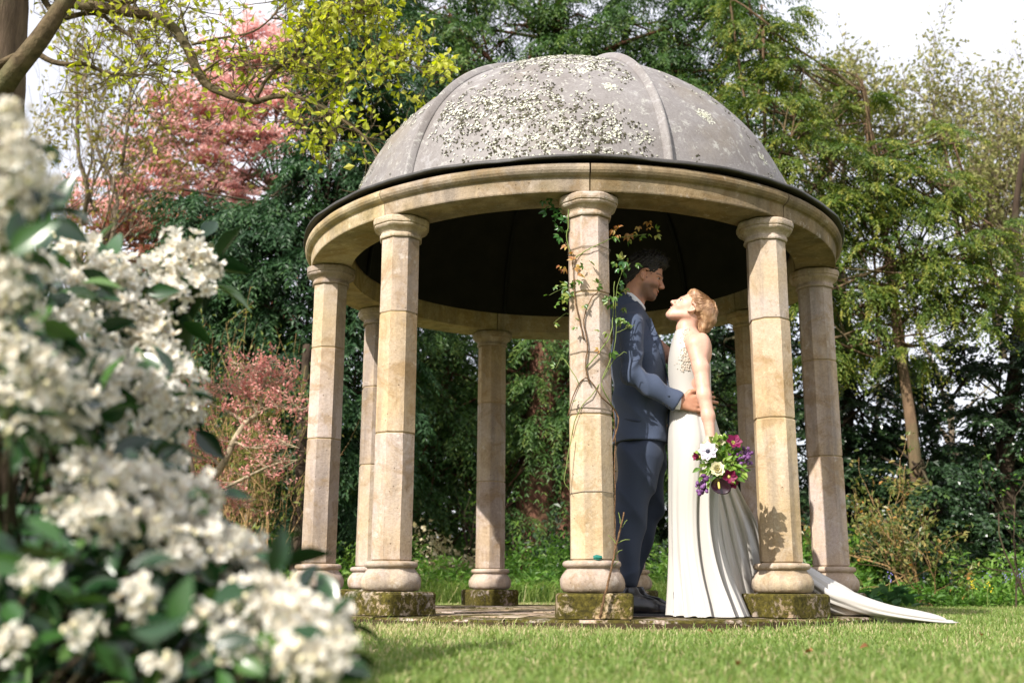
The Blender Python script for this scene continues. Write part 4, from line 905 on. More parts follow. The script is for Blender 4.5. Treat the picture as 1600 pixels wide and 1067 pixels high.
for sd in (-1, 1):
    ox = 0 if sd < 0 else 10
    Sh = SDF(np.array([G(930, 960)[0], YG + .1 * sd - .09, ZP - .01]), np.array([G(1075, 960)[0], YG + .1 * sd + .09, ZP + .19]), .005)
    q = lambda px, z, dy=0: np.array([at(px + ox, 950, YG + .1 * sd)[0], YG + .1 * sd + dy, ZP + z])
    Sh.chain([q(972, .055), q(990, .05), q(1018, .042), q(1036, .034)], [.040, .041, .040, .028], .02); Sh.cone(q(978, .07), q(984, .115), .044, .046, .02); Sh.cone(q(990, .085), q(1012, .062), .034, .026, .02)
    Sh.cone(q(984, .12), q(983, .17), .034, .034, .006, sub=True)
    for k_ in range(4): Sh.cone(q(1000 + 4.5 * k_, .094 - .0075 * k_, -.018), q(1000 + 4.5 * k_, .094 - .0075 * k_, .018), .0042, .0042, .003)
    Sh.cut((0, 0, -1), (0, 0, ZP + .012)); V, F = Sh.mesh(); so_ = part('shoe', groom, V, F, M_SHOE, smooth=True)
    pl_ = np.array([(967, 0), (974, .036), (995, .038), (1020, .042), (1038, .032), (1047, .0)]); pl2 = np.vstack([pl_, pl_[1:-1][::-1] * [1, -1]])
    R_ = np.array([[q(x_, z_, dy_) for x_, dy_ in pl2] for z_ in (.001, .014)]); V, F = loft(R_); part('sole', so_, V, F, M_SHOE)

# ---------------- the bride
YB = 5.40
def B(px, py, dy=0.0): return at(px, py, YB + dy)
bride = thing('person', 'woman in a white satin gown with bare arms, face lifted to the man in navy', 'woman', (*B(1085, 960)[:2], ZP))
h = .0041
S = SDF(B(1010, 730) + [0, -.32, 0], B(1160, 440) + [.0, .32, .02], h)
HB = B(1077.5, 486.5); RB = rot_head(radians(180 + 6), radians(-43)); sb = .86
gb = head(S, HB, RB, sb, False)
S.chain([HB + RB @ np.array([-.03, 0, -.035]), B(1072, 514), B(1074, 530)], [.050, .046, .056], .025)
S.cone(B(1078, 535, -.10), B(1078, 535, .10), .037, .037, .04); S.chain([B(1078, 545), B(1078, 600), B(1080, 640), B(1086, 700)], [.088, .085, .082, .11], .04, sy=1.35)
S.chain([B(1086, 540, -.155), B(1095, 575, -.185), B(1100, 618, -.215), B(1106.5, 650, -.225), B(1110, 681, -.235)], [.045, .040, .0335, .031, .0225], .018)
S.ell(B(1088, 536, -.145), (.047, .045, .043), .03); S.ell(B(1098, 548, -.10), (.045, .09, .09), .03)
S.chain([B(1086, 540, .155), B(1075, 575, .2), B(1050, 560, .22), B(1010, 520, .22)], [.05, .042, .036, .026], .018)
WB = B(1110, 681, -.235); hand_on(S, WB, np.array([.22, .02, -1]), np.array([-.9, -.25, -.1]), np.array([.55, -.75, 0.1]), .92, .75)
V, F = S.mesh(); col = np.tile(np.array([.56, .335, .255]), (len(V), 1)); L_ = (V - HB) @ RB / sb
lp = np.clip(1.4 - np.hypot((L_[:, 2] + .069) / .013, L_[:, 1] / .026), 0, 1)[:, None] * (L_[:, 0] > .08)[:, None]; col = col * (1 - .7 * lp) + np.array([.55, .16, .15]) * .7 * lp
teeth = np.clip(1.6 - np.hypot((L_[:, 2] + .069) / .0045, L_[:, 1] / .017), 0, 1)[:, None] * (L_[:, 0] > .085)[:, None]; col = col * (1 - teeth) + np.array([.78, .74, .68]) * teeth
for y in (-1, 1):
    ck = near(L_, np.array([.075, .04 * y, -.03]), .03, 1); col = col * (1 - .3 * ck) + np.array([.68, .27, .21]) * .3 * ck
    bq = np.clip(1 - np.abs((L_[:, 2] - .026) / .005), 0, 1) * ((np.abs(L_[:, 1] - .032 * y) < .02) & (L_[:, 0] > .06)); col = col * (1 - .5 * bq[:, None]) + np.array([.20, .11, .06]) * .5 * bq[:, None]
    bq = np.clip(1 - np.abs((L_[:, 2] - .003) / .005), 0, 1) * ((np.abs(L_[:, 1] - .031 * y) < .016) & (L_[:, 0] > .075)); col = col * (1 - .7 * bq[:, None]) + np.array([.07, .04, .03]) * .7 * bq[:, None]
part('body', bride, V, F, skin_mat('woman_skin', None), smooth=True, attrs={'col': col})
eyes(bride, gb, RB, sb, plain('blue_iris', (.06, .10, .16), .15, .5))
M_BLOND = None
m, t, b = new_mat('strawberry_blonde_hair'); M_BLOND = m
f = noise(t, 60, 4, .6, mapscale=(1.0, .5, .25)); c = ramp(t, f, [(.3, (.12, .06, .032)), (.5, (.26, .145, .078)), (.7, (.42, .27, .155))]); t.links.new(c, b.inputs['Base Color']); b.inputs['Roughness'].default_value = .38; b.inputs['Specular IOR Level'].default_value = .5; bump(t, b, f, .6, .004)
Hs = SDF(HB + np.array([-.18, -.13, -.24]), HB + np.array([.19, .13, .17]), .0045); gl = lambda x, y, z: HB + RB @ (np.array([x, y, z]) * sb)
Hs.ell(gl(-.016, 0, .054), np.array([.100, .079, .087]) * sb, .01, RB); Hs.ell(gl(.046, 0, .100), np.array([.040, .055, .030]) * sb, .02, RB)
Hs.ell(gl(.108, 0, -.012), np.array([.075, .11, .087]) * sb, .012, RB, sub=True); Hs.ell(gl(.05, 0, -.10), np.array([.085, .1, .09]) * sb, .012, RB, sub=True)
for y in (-1, 1): Hs.ell(gl(-.006, .086 * y, -.004), np.array([.022, .022, .032]) * sb, .006, RB, sub=True)
# the gathered length falling from the back of the head to the nape
Hs.chain([B(1106, 486), B(1106, 500), B(1099, 513), B(1094, 523)], [.040, .038, .028, .010], .03, sy=1.2); Hs.ell(B(1098, 487), (.055, .062, .06), .03)
for y in (-1, 1): Hs.cone(gl(.02, .075 * y, .035), gl(-.03, .076 * y, .012), .009, .012, .012)
Hs.displace(lambda p: .0010 * np.sin(((p - HB) @ RB) @ np.array([20., 330, 60])) + .0008 * np.sin(((p - HB) @ RB) @ np.array([-80., 190, 170])))
V, F = Hs.mesh(); hair_m = part('hair', bride, V, F, M_BLOND, smooth=True); mb = MB(); rh = np.random.default_rng(16)
end0 = B(1095, 522); LV = (V - HB) @ RB; st_ids = np.flatnonzero((LV[:, 2] > -.03) & (LV[:, 0] > -.06)); st_ids = rh.choice(st_ids, 420)
for p in V[st_ids]:
    e_ = end0 + np.array([rh.normal() * .012, rh.normal() * .02, rh.uniform(-.005, .06)]); T = np.linspace(0, rh.uniform(.55, 1.0), 9)[:, None]; Q_ = p * (1 - T) + e_ * T + unit(B(1108, 484) - (p + e_) / 2) * (.07 * np.sin(pi * T))
    lift = .0006 + (rh.uniform(0, .006) if rh.uniform() < .08 else 0) * np.sin(pi * T[:, 0])
    for _ in range(5): Q_ = Q_ - grad(Hs, Q_) * (np.clip(Hs.at(Q_), -.012, .03) - lift)[:, None] * .8
    Q_ = smooth_path(Q_[::2], 2); mb.add(*tube(Q_, np.linspace(.0009, .0005, len(Q_)), 3, cap=False))
mb.part('strands', hair_m, plain('blonde_hair_strands', (.34, .20, .11), .4, .5, 8, .0, .001, .35), stuff=True)
# gown
m, t, b = new_mat('ivory_satin'); M_SATIN = m; b.inputs['Roughness'].default_value = .29; b.inputs['Specular IOR Level'].default_value = .45; b.inputs['Sheen Weight'].default_value = .2
f = noise(t, 2.5, 3); t.links.new(ramp(t, f, [(.3, (.40, .378, .35)), (.7, (.455, .435, .408))]), b.inputs['Base Color']); bump(t, b, noise(t, 300, 2), .06, .0006)
#        y    xl    xr    hY   skew fold
GOWN = [(518, 1055, 1084, .064, 0, 0), (526, 1052, 1090, .088, 0, 0), (536, 1049, 1098, .122, 0, 0), (549, 1046, 1106, .146, 0, 0), (566, 1044, 1110, .148, 0, 0), (585, 1044, 1111, .138, 0, 0), (612, 1046, 1111, .124, 0, .001), (640, 1047, 1113, .120, 0, .002), (664, 1045, 1120, .142, 0, .002), (690, 1043.5, 1127, .160, .0, .002), (720, 1044, 1127, .164, 0, .004),
        (750, 1044, 1123, .160, 0, .007), (790, 1044, 1119, .156, 0, .010), (830, 1044.5, 1119, .158, 0, .013), (870, 1045, 1125, .170, .0, .016), (905, 1045.5, 1135, .196, .0, .019), (935, 1046, 1147, .226, .0, .022), (952, 1046.5, 1153, .246, .0, .024), (962, 1047, 1156, .262, .0, .026)]
GA = smooth_path(np.array(GOWN, float), 5); NT = 144; th = np.linspace(0, 2 * pi, NT + 1)[:-1]
zf = ZP + .004; rings = []
def gown_pt(row, th):
    y, xl, xr, hY, sk, fo = row; w = np.cos(th); fx = (w + 1) / 2; px = xl + (xr - xl) * fx
    yo = hY * np.sin(th) * (1 - .55 * np.clip(w, 0, 1) ** 2 * (sk > 0) * min(1, sk * 3)) + sk * np.clip(w, 0, 1) ** 1.3
    dsp = 3.2 * fo * ((1 - 2 * np.abs(np.sin(6.5 * th + .6 + .5 * np.sin(3 * th + 1)))) * .9 + .55 * np.sin(17 * th + .5 + sk * 3) + .25 * np.sin(31 * th + 2 * sk))
    dsp *= np.maximum(np.clip((w + .05) / .8, 0, 1) * 1.25, .07 + .22 * np.clip((y - 860) / 100, 0, 1))
    P = np.array([at(a, y, YB + q) for a, q in zip(px, yo)]); z = at((xl + xr) / 2, y, YB)[2]
    n2 = unit(np.c_[np.cos(th) * .8, np.sin(th), np.zeros_like(th)]); P = P + n2 * dsp[:, None]; P[:, 2] = z; return P
zt, zb_ = at(1075, GA[0][0], YB)[2], at(1110, GA[-1][0], YB)[2]
for row in GA: rings.append(gown_pt(row, th))
rings = np.array(rings); z = rings[:, :, 2]; k_ = (zt - z) / (zt - zb_); rings[:, :, 2] = z - (zb_ - zf) * np.clip(k_, 0, 1) ** 3
# hem lies unevenly, lifting a little over the folds
hem = np.clip((rings[:, :, 2] - zf) / .12, 0, 1); rings[:, :, 2] += (1 - hem) * (.001 + .005 * np.clip(np.sin(13 * th + 1.2), 0, 1))[None]
V, F = loft(rings, cap=False); gown = part('gown', bride, V, F, M_SATIN, smooth=True)
# the train drawn back from the hip in a fan of folds, passing behind the column
vv = np.linspace(0, 1, 40); uu = np.linspace(0, 1, 90)
Lc = smooth_path(np.array([(1100, 722), (1112, 800), (1122, 880), (1146, 952)], float), 13); Rc = smooth_path(np.array([(1131, 716), (1161, 776), (1188, 830), (1204, 912)], float), 13)
grid = []
for k_, v_ in enumerate(vv):
    l_, r_ = Lc[k_], Rc[k_]; row_ = []
    for u_ in uu:
        q = l_ * (1 - u_) + r_ * u_; fo = v_ ** .8 * (.030 * (1 - 2 * np.abs(np.sin(pi * (4.2 * u_ ** .9 + .25 * v_ + .1)))) + .009 * np.sin(23 * u_ + 3 * v_)); yq = YB + .03 + .40 * u_ ** 1.3 * v_ + fo
        p_ = at(q[0], q[1], yq); p_[2] = max(p_[2], ZP + .006); row_.append(p_)
    grid.append(row_)
G_ = np.array(grid); B_ = G_ + np.array([0, .006, 0]); n1, n2 = G_.shape[:2]; idx = np.arange(n1 * n2).reshape(n1, n2); q4 = np.stack([idx[:-1, :-1], idx[1:, :-1], idx[1:, 1:], idx[:-1, 1:]], -1).reshape(-1, 4)
part('train_drape', gown, np.vstack([G_.reshape(-1, 3), B_.reshape(-1, 3)]), [np.vstack([q4, q4[:, ::-1] + n1 * n2])], M_SATIN, smooth=True)
# train coming out behind the column and lying on the lawn
TR = [(at(1190, 868, 5.86), .05, .16), (at(1225, 880, 5.88), .045, .15), (at(1255, 902, 5.86), .055, .13), (at(1284, 922, 5.84), .062, .14), (at(1312, 938, 5.82), .066, .15), (at(1342, 951, 5.82), .056, .17), (at(1380, 960, 5.84), .038, .19), (at(1420, 966, 5.88), .028, .19), (at(1446, 969, 5.92), .020, .17), (at(1453, 970, 5.94), .010, .15)]
TA = smooth_path(np.array([np.r_[p_, a_, b_] for p_, a_, b_ in TR]), 6); th2 = np.linspace(0, 2 * pi, 61)[:-1]; rings = []
Tt = unit(np.gradient(TA[:, :3], axis=0))
for i, row in enumerate(TA):
    sd_ = unit(np.cross(Tt[i], np.array([0, 0, 1.]))); upv = np.cross(sd_, Tt[i]); fo = .010 * (np.sin(5 * th2 + i * .05) + .8 * np.sin(9 * th2 + 1 - i * .07) + .5 * np.sin(15 * th2 + i * .11))
    q = row[:3] + (np.cos(th2) * (row[4] + fo))[:, None] * sd_ + (np.sin(th2) * (row[3] + fo * min(1, row[3] / .03)))[:, None] * upv
    gz = np.where(np.hypot(q[:, 0] - CX, q[:, 1] - CYT) < 1.77, ZP + .006, .018); q[:, 2] = np.maximum(q[:, 2], gz + .002 * np.sin(9 * th2 + i * .3)); rings.append(q)
V, F = loft(np.array(rings)); part('train', bride, V, F, M_SATIN, smooth=True)
# beaded lace along the armhole and neckline
M_LACE = plain('beaded_lace', (.62, .54, .46), .35, .6, 200, .3, .002, .3)
mb = MB(); rl = np.random.default_rng(4)
OCT = np.array([[1, 0, 0], [-1, 0, 0], [0, 1, 0], [0, -1, 0], [0, 0, 1], [0, 0, -1.]]); OF = np.array([[0, 2, 4], [2, 1, 4], [1, 3, 4], [3, 0, 4], [2, 0, 5], [1, 2, 5], [3, 1, 5], [0, 3, 5]])
for row in GA[:29]:
    for k_ in range(34):
        f_ = (row[0] - 518) / 70.; xx = .70 - .30 * max(f_, 0) ** .5 + rl.normal() * (.11 - .04 * f_)
        if f_ > 1.0 or not (0.02 < xx < .97): continue
        a_ = -math.acos(np.clip(2 * xx - 1, -1, 1)); p_ = gown_pt(row + np.r_[rl.normal() * 1.2, 0, 0, 0, 0, 0], np.array([a_]))[0]; mb.add(p_ - FWD * .003 + OCT * rl.uniform(.0022, .0042), [OF])
mb.part('beaded_lace', gown, M_LACE, stuff=True)
# ------------------------------------------------------------------ planting near the temple
def leaf_inst(parent, me, P, D, N_, L, Wd, name='leaf'):
    for p, d, n_, l, w in zip(P, D, N_, L, Wd): inst(name, parent, me, frame(p, d, n_, w, l))
# ---- the climbing rose on the front column
M_VLEAF = leaf_mat_obj('vine_leaves', [(0, (.045, .105, .020)), (.5, (.10, .19, .035)), (.85, (.20, .26, .05)), (1, (.26, .25, .06))], .35, .35, .5)
M_VRED = leaf_mat_obj('young_red_vine_leaves', [(0, (.30, .12, .05)), (.5, (.42, .24, .08)), (1, (.45, .36, .10))], .4, .4, .4)
M_VDARK = leaf_mat_obj('deep_green_vine_leaves', [(0, (.02, .075, .018)), (.6, (.045, .13, .03)), (1, (.08, .17, .04))], .3, .3, .5)
VL, VR, VD = leaf_mesh('leaf', M_VLEAF, .14, .15), leaf_mesh('leaf', M_VRED, .2, .3), leaf_mesh('leaf', M_VDARK, .14, .15)
M_VSTEM = bark('vine_stem', (.17, .10, .055), 30, (1, 1, 1)); M_VGREEN = plain('green_vine_shoot', (.13, .17, .04), .6, .3)
aA, ax0, ay0 = COLS[0]
vine = thing('climbing_rose', 'climbing rose with green and reddish leaves tied to the front column', 'climbing plant', (ax0 + .12, ay0 - .18, 0))
RV = np.random.default_rng(12)
def colpt(px, py, lift=.012):
    """point on the front column's surface seen at a photo point, or beside it at the column's depth"""
    for Yq in np.arange(ay0 - .14, ay0 + .02, .004):
        p = at(px, py, Yq); q = p[:2] - np.array([ax0, ay0]); a = (np.arctan2(q[0], -q[1]) - aA + pi / 8) % (pi / 4) - pi / 8
        if np.hypot(*q) * cos(a) < .1005 + lift: return p
    return at(px, py, ay0 - .02)
def shoot(pts, r0, r1, mat=None, raw=None, dy=0):
    P = smooth_path([(colpt(x, y) if raw is None else at(x, y, ay0 + raw)) for x, y in pts], 4); P = P + RV.normal(size=P.shape) * .0012
    V, F = tube(P, np.linspace(r0, r1, len(P)) * .7, 6); part('stem', vine, V, F, mat or M_VSTEM, smooth=True); return P
base_s = shoot([(937, 966), (945, 930), (955, 890), (963, 850), (971, 818), (975, 800)], .010, .005, raw=-.21)
for a_, b_ in (((958, 872), (972, 858)), ((964, 848), (985, 843)), ((968, 830), (980, 812)), ((963, 850), (950, 836)), ((955, 890), (966, 876)), ((970, 818), (966, 800))):
    shoot([a_, ((a_[0] + b_[0]) / 2, (a_[1] + b_[1]) / 2 - 2), b_], .004, .002, M_VGREEN, raw=-.20)
s1 = shoot([(948, 940), (960, 870), (961, 800), (960, 720), (962, 680), (958, 640)], .005, .004)
s2 = shoot([(958, 690), (966, 660), (960, 640), (940, 620), (915, 590), (895, 620), (888, 650)], .0055, .004)
s3 = shoot([(922, 600), (915, 575), (918, 540), (912, 500), (922, 470), (935, 455)], .006, .004)
s4 = shoot([(915, 575), (940, 545), (955, 520), (958, 480), (960, 440)], .005, .003, M_VGREEN)
s5 = shoot([(912, 530), (905, 500), (898, 465), (896, 430), (893, 400), (884, 380)], .005, .003)
s6 = shoot([(900, 402), (915, 392), (935, 382), (955, 373)], .004, .003, M_VGREEN); s6b = shoot([(955, 373), (985, 369), (1010, 366)], .003, .002, M_VGREEN, raw=.08)
s7 = shoot([(889, 320), (888, 350), (886, 375), (893, 400)], .005, .003, M_VGREEN)
s8 = shoot([(960, 640), (940, 600), (955, 560), (963, 520), (962, 470), (970, 430), (985, 412)], .0045, .002, M_VGREEN)
s9 = shoot([(893, 680), (886, 720), (882, 750), (889, 765)], .004, .002, M_VGREEN, raw=-.1); s9b = shoot([(893, 680), (905, 640), (930, 610), (960, 560)], .004, .003, M_VGREEN)
s10 = shoot([(905, 500), (885, 490), (865, 505)], .003, .0015, M_VGREEN); s11 = shoot([(898, 448), (880, 450), (858, 462)], .003, .0015, M_VGREEN)
s12 = shoot([(963, 520), (975, 515), (992, 508)], .003, .0015, M_VGREEN); s13 = shoot([(960, 560), (975, 550), (980, 552)], .003, .0015, M_VGREEN); s14 = shoot([(905, 600), (880, 560), (868, 575)], .003, .0015, M_VGREEN)
def spray(px, py, n, r, me, sz=.034, dy=0.0, down=.6):
    c = colpt(px, py) if px < 975 else at(px, py, ay0 + .13)
    for _ in range(n):
        p = c + RV.normal(size=3) * r * np.array([1, .7, 1.0]); q = p[:2] - np.array([ax0, ay0]); dd = np.hypot(*q)
        if dd < .118: p[:2] = np.array([ax0, ay0]) + q / max(dd, 1e-4) * RV.uniform(.12, .15)
        d0 = unit(RV.normal(size=3) * np.array([1, .6, .6]) + np.array([0, -.35, -down])); N0 = unit(RV.normal(size=3) * .5 + np.array([0, -.8, .6])); s_ = sz * RV.uniform(.65, 1.25)
        # three leaflets on one stalk
        sd = unit(np.cross(d0, N0))
        for w_ in ((0, 1.0), (.9, .8), (-.9, .8)):
            d_ = d0 + sd * w_[0]; inst('leaf', vine, me, frame(p + unit(d_) * .006, d_, N0, s_ * .52 * w_[1], s_ * w_[1]))
for a in [(858, 318, 4, .018, VD), (866, 335, 5, .02, VD), (874, 350, 4, .016, VD), (880, 366, 3, .015, VD), (862, 305, 3, .015, VD), (886, 345, 2, .014, VD),
          (893, 395, 2, .014, VR), (880, 415, 3, .018, VR), (902, 408, 2, .014, VR), (905, 432, 2, .014, VR), (890, 440, 3, .018, VL), (875, 447, 3, .016, VL), (862, 456, 2, .012, VL), (882, 468, 3, .016, VL), (895, 460, 3, .016, VL), (876, 482, 2, .012, VL),
          (958, 358, 2, .014, VR), (968, 360, 2, .014, VR), (985, 362, 3, .014, VR), (1000, 358, 2, .014, VR), (1015, 350, 3, .012, VR), (990, 372, 2, .01, VL), (1005, 366, 3, .013, VL), (1020, 364, 2, .01, VL), (950, 366, 2, .012, VL),
          (962, 410, 3, .014, VL), (970, 420, 3, .016, VD), (978, 408, 2, .012, VL), (990, 415, 2, .012, VL), (968, 440, 2, .014, VD), (975, 452, 2, .012, VL), (955, 475, 3, .016, VL), (965, 468, 3, .014, VL), (975, 478, 2, .01, VL), (962, 492, 2, .012, VL), (972, 508, 2, .01, VL), (984, 508, 1, .006, VL),
          (915, 445, 2, .014, VL), (930, 440, 2, .012, VL), (920, 415, 2, .012, VL), (940, 520, 2, .012, VL), (905, 512, 1, .01, VL), (915, 480, 1, .01, VL), (870, 572, 1, .006, VL), (958, 548, 2, .01, VL), (935, 552, 1, .01, VR), (900, 630, 1, .008, VL), (862, 505, 1, .006, VL)]: spray(*a)
# tie wires round the column and a green clip
M_WIRE = plain('galvanised_wire', (.16, .13, .10), .5, .5)
for zz in (458, 549, 637, 768, 384):
    z0 = colpt(925, zz)[2]; th = np.linspace(0, 2 * pi, 17); th8 = np.arange(9) * pi / 4 + pi / 8
    P = np.c_[ax0 + .1115 * np.sin(aA + th8), ay0 - .1115 * np.cos(aA + th8), z0 + .004 * np.sin(th8 * 2 + zz)]; V, F = tube(P, .0018, 5); solo('tie_wire', {458: 'thin tie wire round the front column beside the groom\'s face'.replace("groom's", "man's"), 549: 'thin tie wire round the front column level with his sleeve', 637: 'thin tie wire round the front column level with his cuff', 768: 'thin tie wire round the front column level with his knees', 384: 'topmost thin tie wire round the front column near the capital'}[zz], 'wire', (ax0, ay0 - .1115, z0), V, F, M_WIRE, group='tie wires on the front column')
q0 = colpt(934, 871, .02); V, F = tube(np.array([q0 + [-.018, 0, 0], q0 + [-.006, -.004, .002], q0 + [.006, -.004, .0], q0 + [.018, 0, .001]]), [.010, .014, .013, .009], 6); solo('plastic_clip', 'small green plastic clip at the foot of the front column', 'clip', q0, V, F, plain('green_plastic', (.01, .13, .10), .35, .5))

# ---- the bouquet
BQ = YB - .30
def Q(px, py, dy=0.0): return at(px, py, BQ + dy)
bq = thing('bouquet', 'bouquet of cream, purple and burgundy flowers held low by the woman in white', 'bouquet', Q(1122, 705))
RQ = np.random.default_rng(8)
def petal_mat(name, c, var=.25, transl=.25): return leaf_mat_obj(name, [(0, [x * (1 - var) for x in c]), (1, [min(1, x * (1 + var)) for x in c])], transl, .5, .35)
PM = {k: petal_mat(k + '_petals', c) for k, c in dict(cream=(.74, .70, .50), white=(.74, .70, .78), burgundy=(.17, .008, .05), magenta=(.20, .012, .075), purple=(.22, .10, .26), plum=(.13, .045, .15), dark=(.022, .005, .012)).items()}
PL = {k: leaf_mesh('petal', m_, .35, -.25) for k, m_ in PM.items()}
M_BLEAF = leaf_mat_obj('bouquet_leaves', [(0, (.05, .13, .02)), (.5, (.16, .28, .04)), (1, (.30, .40, .09))], .35, .4, .4); BL = leaf_mesh('leaf', M_BLEAF, .15, .1)
M_CORE = plain('flower_centre', (.012, .012, .03), .5, .4); M_CORE_Y = plain('yellow_flower_centre', (.45, .38, .10), .6, .3)
def ball(c, r, k=8, m_=6, sc=(1, 1, 1)):
    th = np.linspace(.05, pi - .05, m_); ph = np.linspace(0, 2 * pi, k + 1)[:-1]
    return loft(np.array([[[c[0] + r * sc[0] * sin(a) * cos(b_), c[1] + r * sc[1] * sin(a) * sin(b_), c[2] + r * sc[2] * cos(a)] for b_ in ph] for a in th]))
def bloom(name, label, c, nrm, r, key, n, layers=1, core=None, cup=.35, wid=.85):
    r *= 1.22; c = c - FWD * .02
    nrm = unit(nrm); u = unit(np.cross(nrm, [0, 0, 1.])); v = np.cross(nrm, u)
    V, F = ball(c + nrm * r * .05, r * (.26 if layers == 1 else .45), 10, 7); f = part(name, bq, V, F, core or M_CORE_Y, smooth=True, label=label)
    for l in range(layers):
        q = 1 - l / (layers + .3)
        for i in range(n):
            a = 2 * pi * (i + .5 * (l % 2)) / n + RQ.uniform(-.15, .15); d = (u * cos(a) + v * sin(a)) * (1 - .75 * (1 - q)) + nrm * (cup + 1.5 * (1 - q))
            st = c + (u * cos(a) + v * sin(a)) * r * .14 * q + nrm * r * .1; inst('petal', f, PL[key], frame(st, d, nrm - (u * cos(a) + v * sin(a)) * .4, r * wid * (.5 + .5 * q), r * (.95 if layers == 1 else .8) * (.55 + .45 * q)))
    return f
nv = np.array([-.05, -1, .12])
bloom('anemone', 'white anemone with a dark centre', Q(1105, 705, -.02), nv + [-.15, 0, 0], .038, 'white', 8, 1, M_CORE, .12)
bloom('ranunculus', 'upper cream ranunculus', Q(1121, 691, .02), nv + [.1, 0, .4], .034, 'cream', 9, 3)
bloom('ranunculus', 'central cream ranunculus', Q(1119, 733, -.03), nv, .037, 'cream', 9, 3); bloom('ranunculus', 'small cream ranunculus at lower left', Q(1101, 741, .02), nv + [-.5, 0, -.2], .026, 'cream', 8, 2)
bloom('hellebore', 'magenta hellebore at the top', Q(1144, 692, -.01), nv + [.2, 0, .3], .034, 'magenta', 6, 1, None, .25); bloom('hellebore', 'burgundy hellebore at lower right', Q(1137, 744, -.02), nv + [.2, 0, -.2], .032, 'burgundy', 6, 1, None, .3); bloom('hellebore', 'burgundy hellebore at the right', Q(1141, 753, .01), nv + [.4, 0, -.3], .026, 'burgundy', 6, 1, None, .3)
bloom('hellebore', 'dark side facing hellebore at far left', Q(1092, 713, .0), np.array([-1, -.4, .1]), .026, 'burgundy', 5, 1, None, .9)
# dark flamingo flower with a cream spadix
c = Q(1121, 757, -.06); th = np.linspace(0, 2 * pi, 25)[:-1]; hr = .050 * (1 + .18 * np.cos(th) - .22 * np.abs(np.sin(th / 2)) ** 6); ux = unit(RIGHT * .92 - np.array([0, 0, .42])); uz = unit(np.cross(ux, -FWD)); uz = uz if uz[2] > 0 else -uz
ring = lambda s_, l_: c + (np.cos(th) * hr * 1.08 * s_)[:, None] * ux + (np.sin(th) * hr * .72 * s_)[:, None] * uz + (-FWD) * (l_)
V, F = loft(np.array([ring(.02, .0), ring(.5, .002), ring(.9, .008), ring(1, .013), ring(.97, .009), ring(.5, -.002), ring(.02, -.004)])); fl = part('flamingo_flower', bq, V, F, plain('dark_glossy_spathe', (.018, .004, .010), .2, .6), smooth=True)
V, F = tube(smooth_path([c - FWD * .004 + uz * .012, c - FWD * .022 + uz * -.002 + ux * .004, c - FWD * .028 - uz * .014 + ux * .010], 3), [.005, .0055, .0055, .0055, .0055, .005, .003], 8); part('spadix', fl, V, F, M_CORE_Y, smooth=True)
def bells(cx, cy_, n, spx, spy, key, label, axis):
    st = smooth_path([Q(1125, 722, .02), Q((cx + 1125) / 2, (cy_ + 722) / 2), Q(cx + axis[0] * spx, cy_ + axis[1] * spy)], 4); V, F = tube(st, .0018, 5); f = part('bell_spike', bq, V, F, M_VGREEN, label=label)
    for i in range(n):
        p = Q(cx + np.clip(RQ.normal(), -1.5, 1.5) * spx * .52, cy_ + np.clip(RQ.normal(), -1.5, 1.5) * spy * .52, RQ.normal() * .012 - .01); d = unit(RQ.normal(size=3) * .6 + np.array([0, -.5, -.4])); s_ = RQ.uniform(.007, .0105)
        u = unit(np.cross(d, [0.3, 0, 1.])); v = np.cross(d, u); ph = np.arange(8) * pi / 4
        V, F = loft(np.array([p + d * t_ * s_ + (np.cos(ph) * r_ * s_)[:, None] * u + (np.sin(ph) * r_ * s_)[:, None] * v for t_, r_ in ((-1.2, .1), (-.9, .7), (0, 1.0), (.9, .8), (1.3, .5), (1.1, .2))])); part('bell', f, V, F, PM['purple' if RQ.uniform() < .6 else 'plum'] if key == 'mix' else PM[key], smooth=True)
bells(1162, 712, 34, 15, 15, 'mix', 'spike of purple bells at right', (.8, -.3)); bells(1145, 705, 12, 12, 8, 'purple', 'mauve bells in the middle', (.5, 0)); bells(1096, 762, 22, 10, 12, 'mix', 'spike of purple bells hanging at lower left', (-.3, .8)); bells(1100, 747, 8, 8, 6, 'plum', 'plum bells above the hanging spike', (-.3, .2))
for _ in range(290):
    a = RQ.uniform(0, 6.28); r_ = RQ.uniform(.0, 1) ** .75; px, py = 1127 + 38 * r_ * cos(a), 724 + 38 * r_ * sin(a)
    d = unit(np.array([cos(a), -.5, -sin(a)]) + RQ.normal(size=3) * .5); l_ = RQ.uniform(.022, .044); inst('leaf', bq, BL, frame(Q(px, py, RQ.uniform(-.035, .02)), d, nv + RQ.normal(size=3) * .4, l_ * .5, l_))
for i in range(7): V, F = tube(np.array([Q(1124 + 2 * i - 6, 716, .03), Q(1113 + i, 697, .01 + .004 * i), Q(1108 + i, 682, .0 + .004 * i)]), .0028, 5); part('stalk', bq, V, F, M_VGREEN)

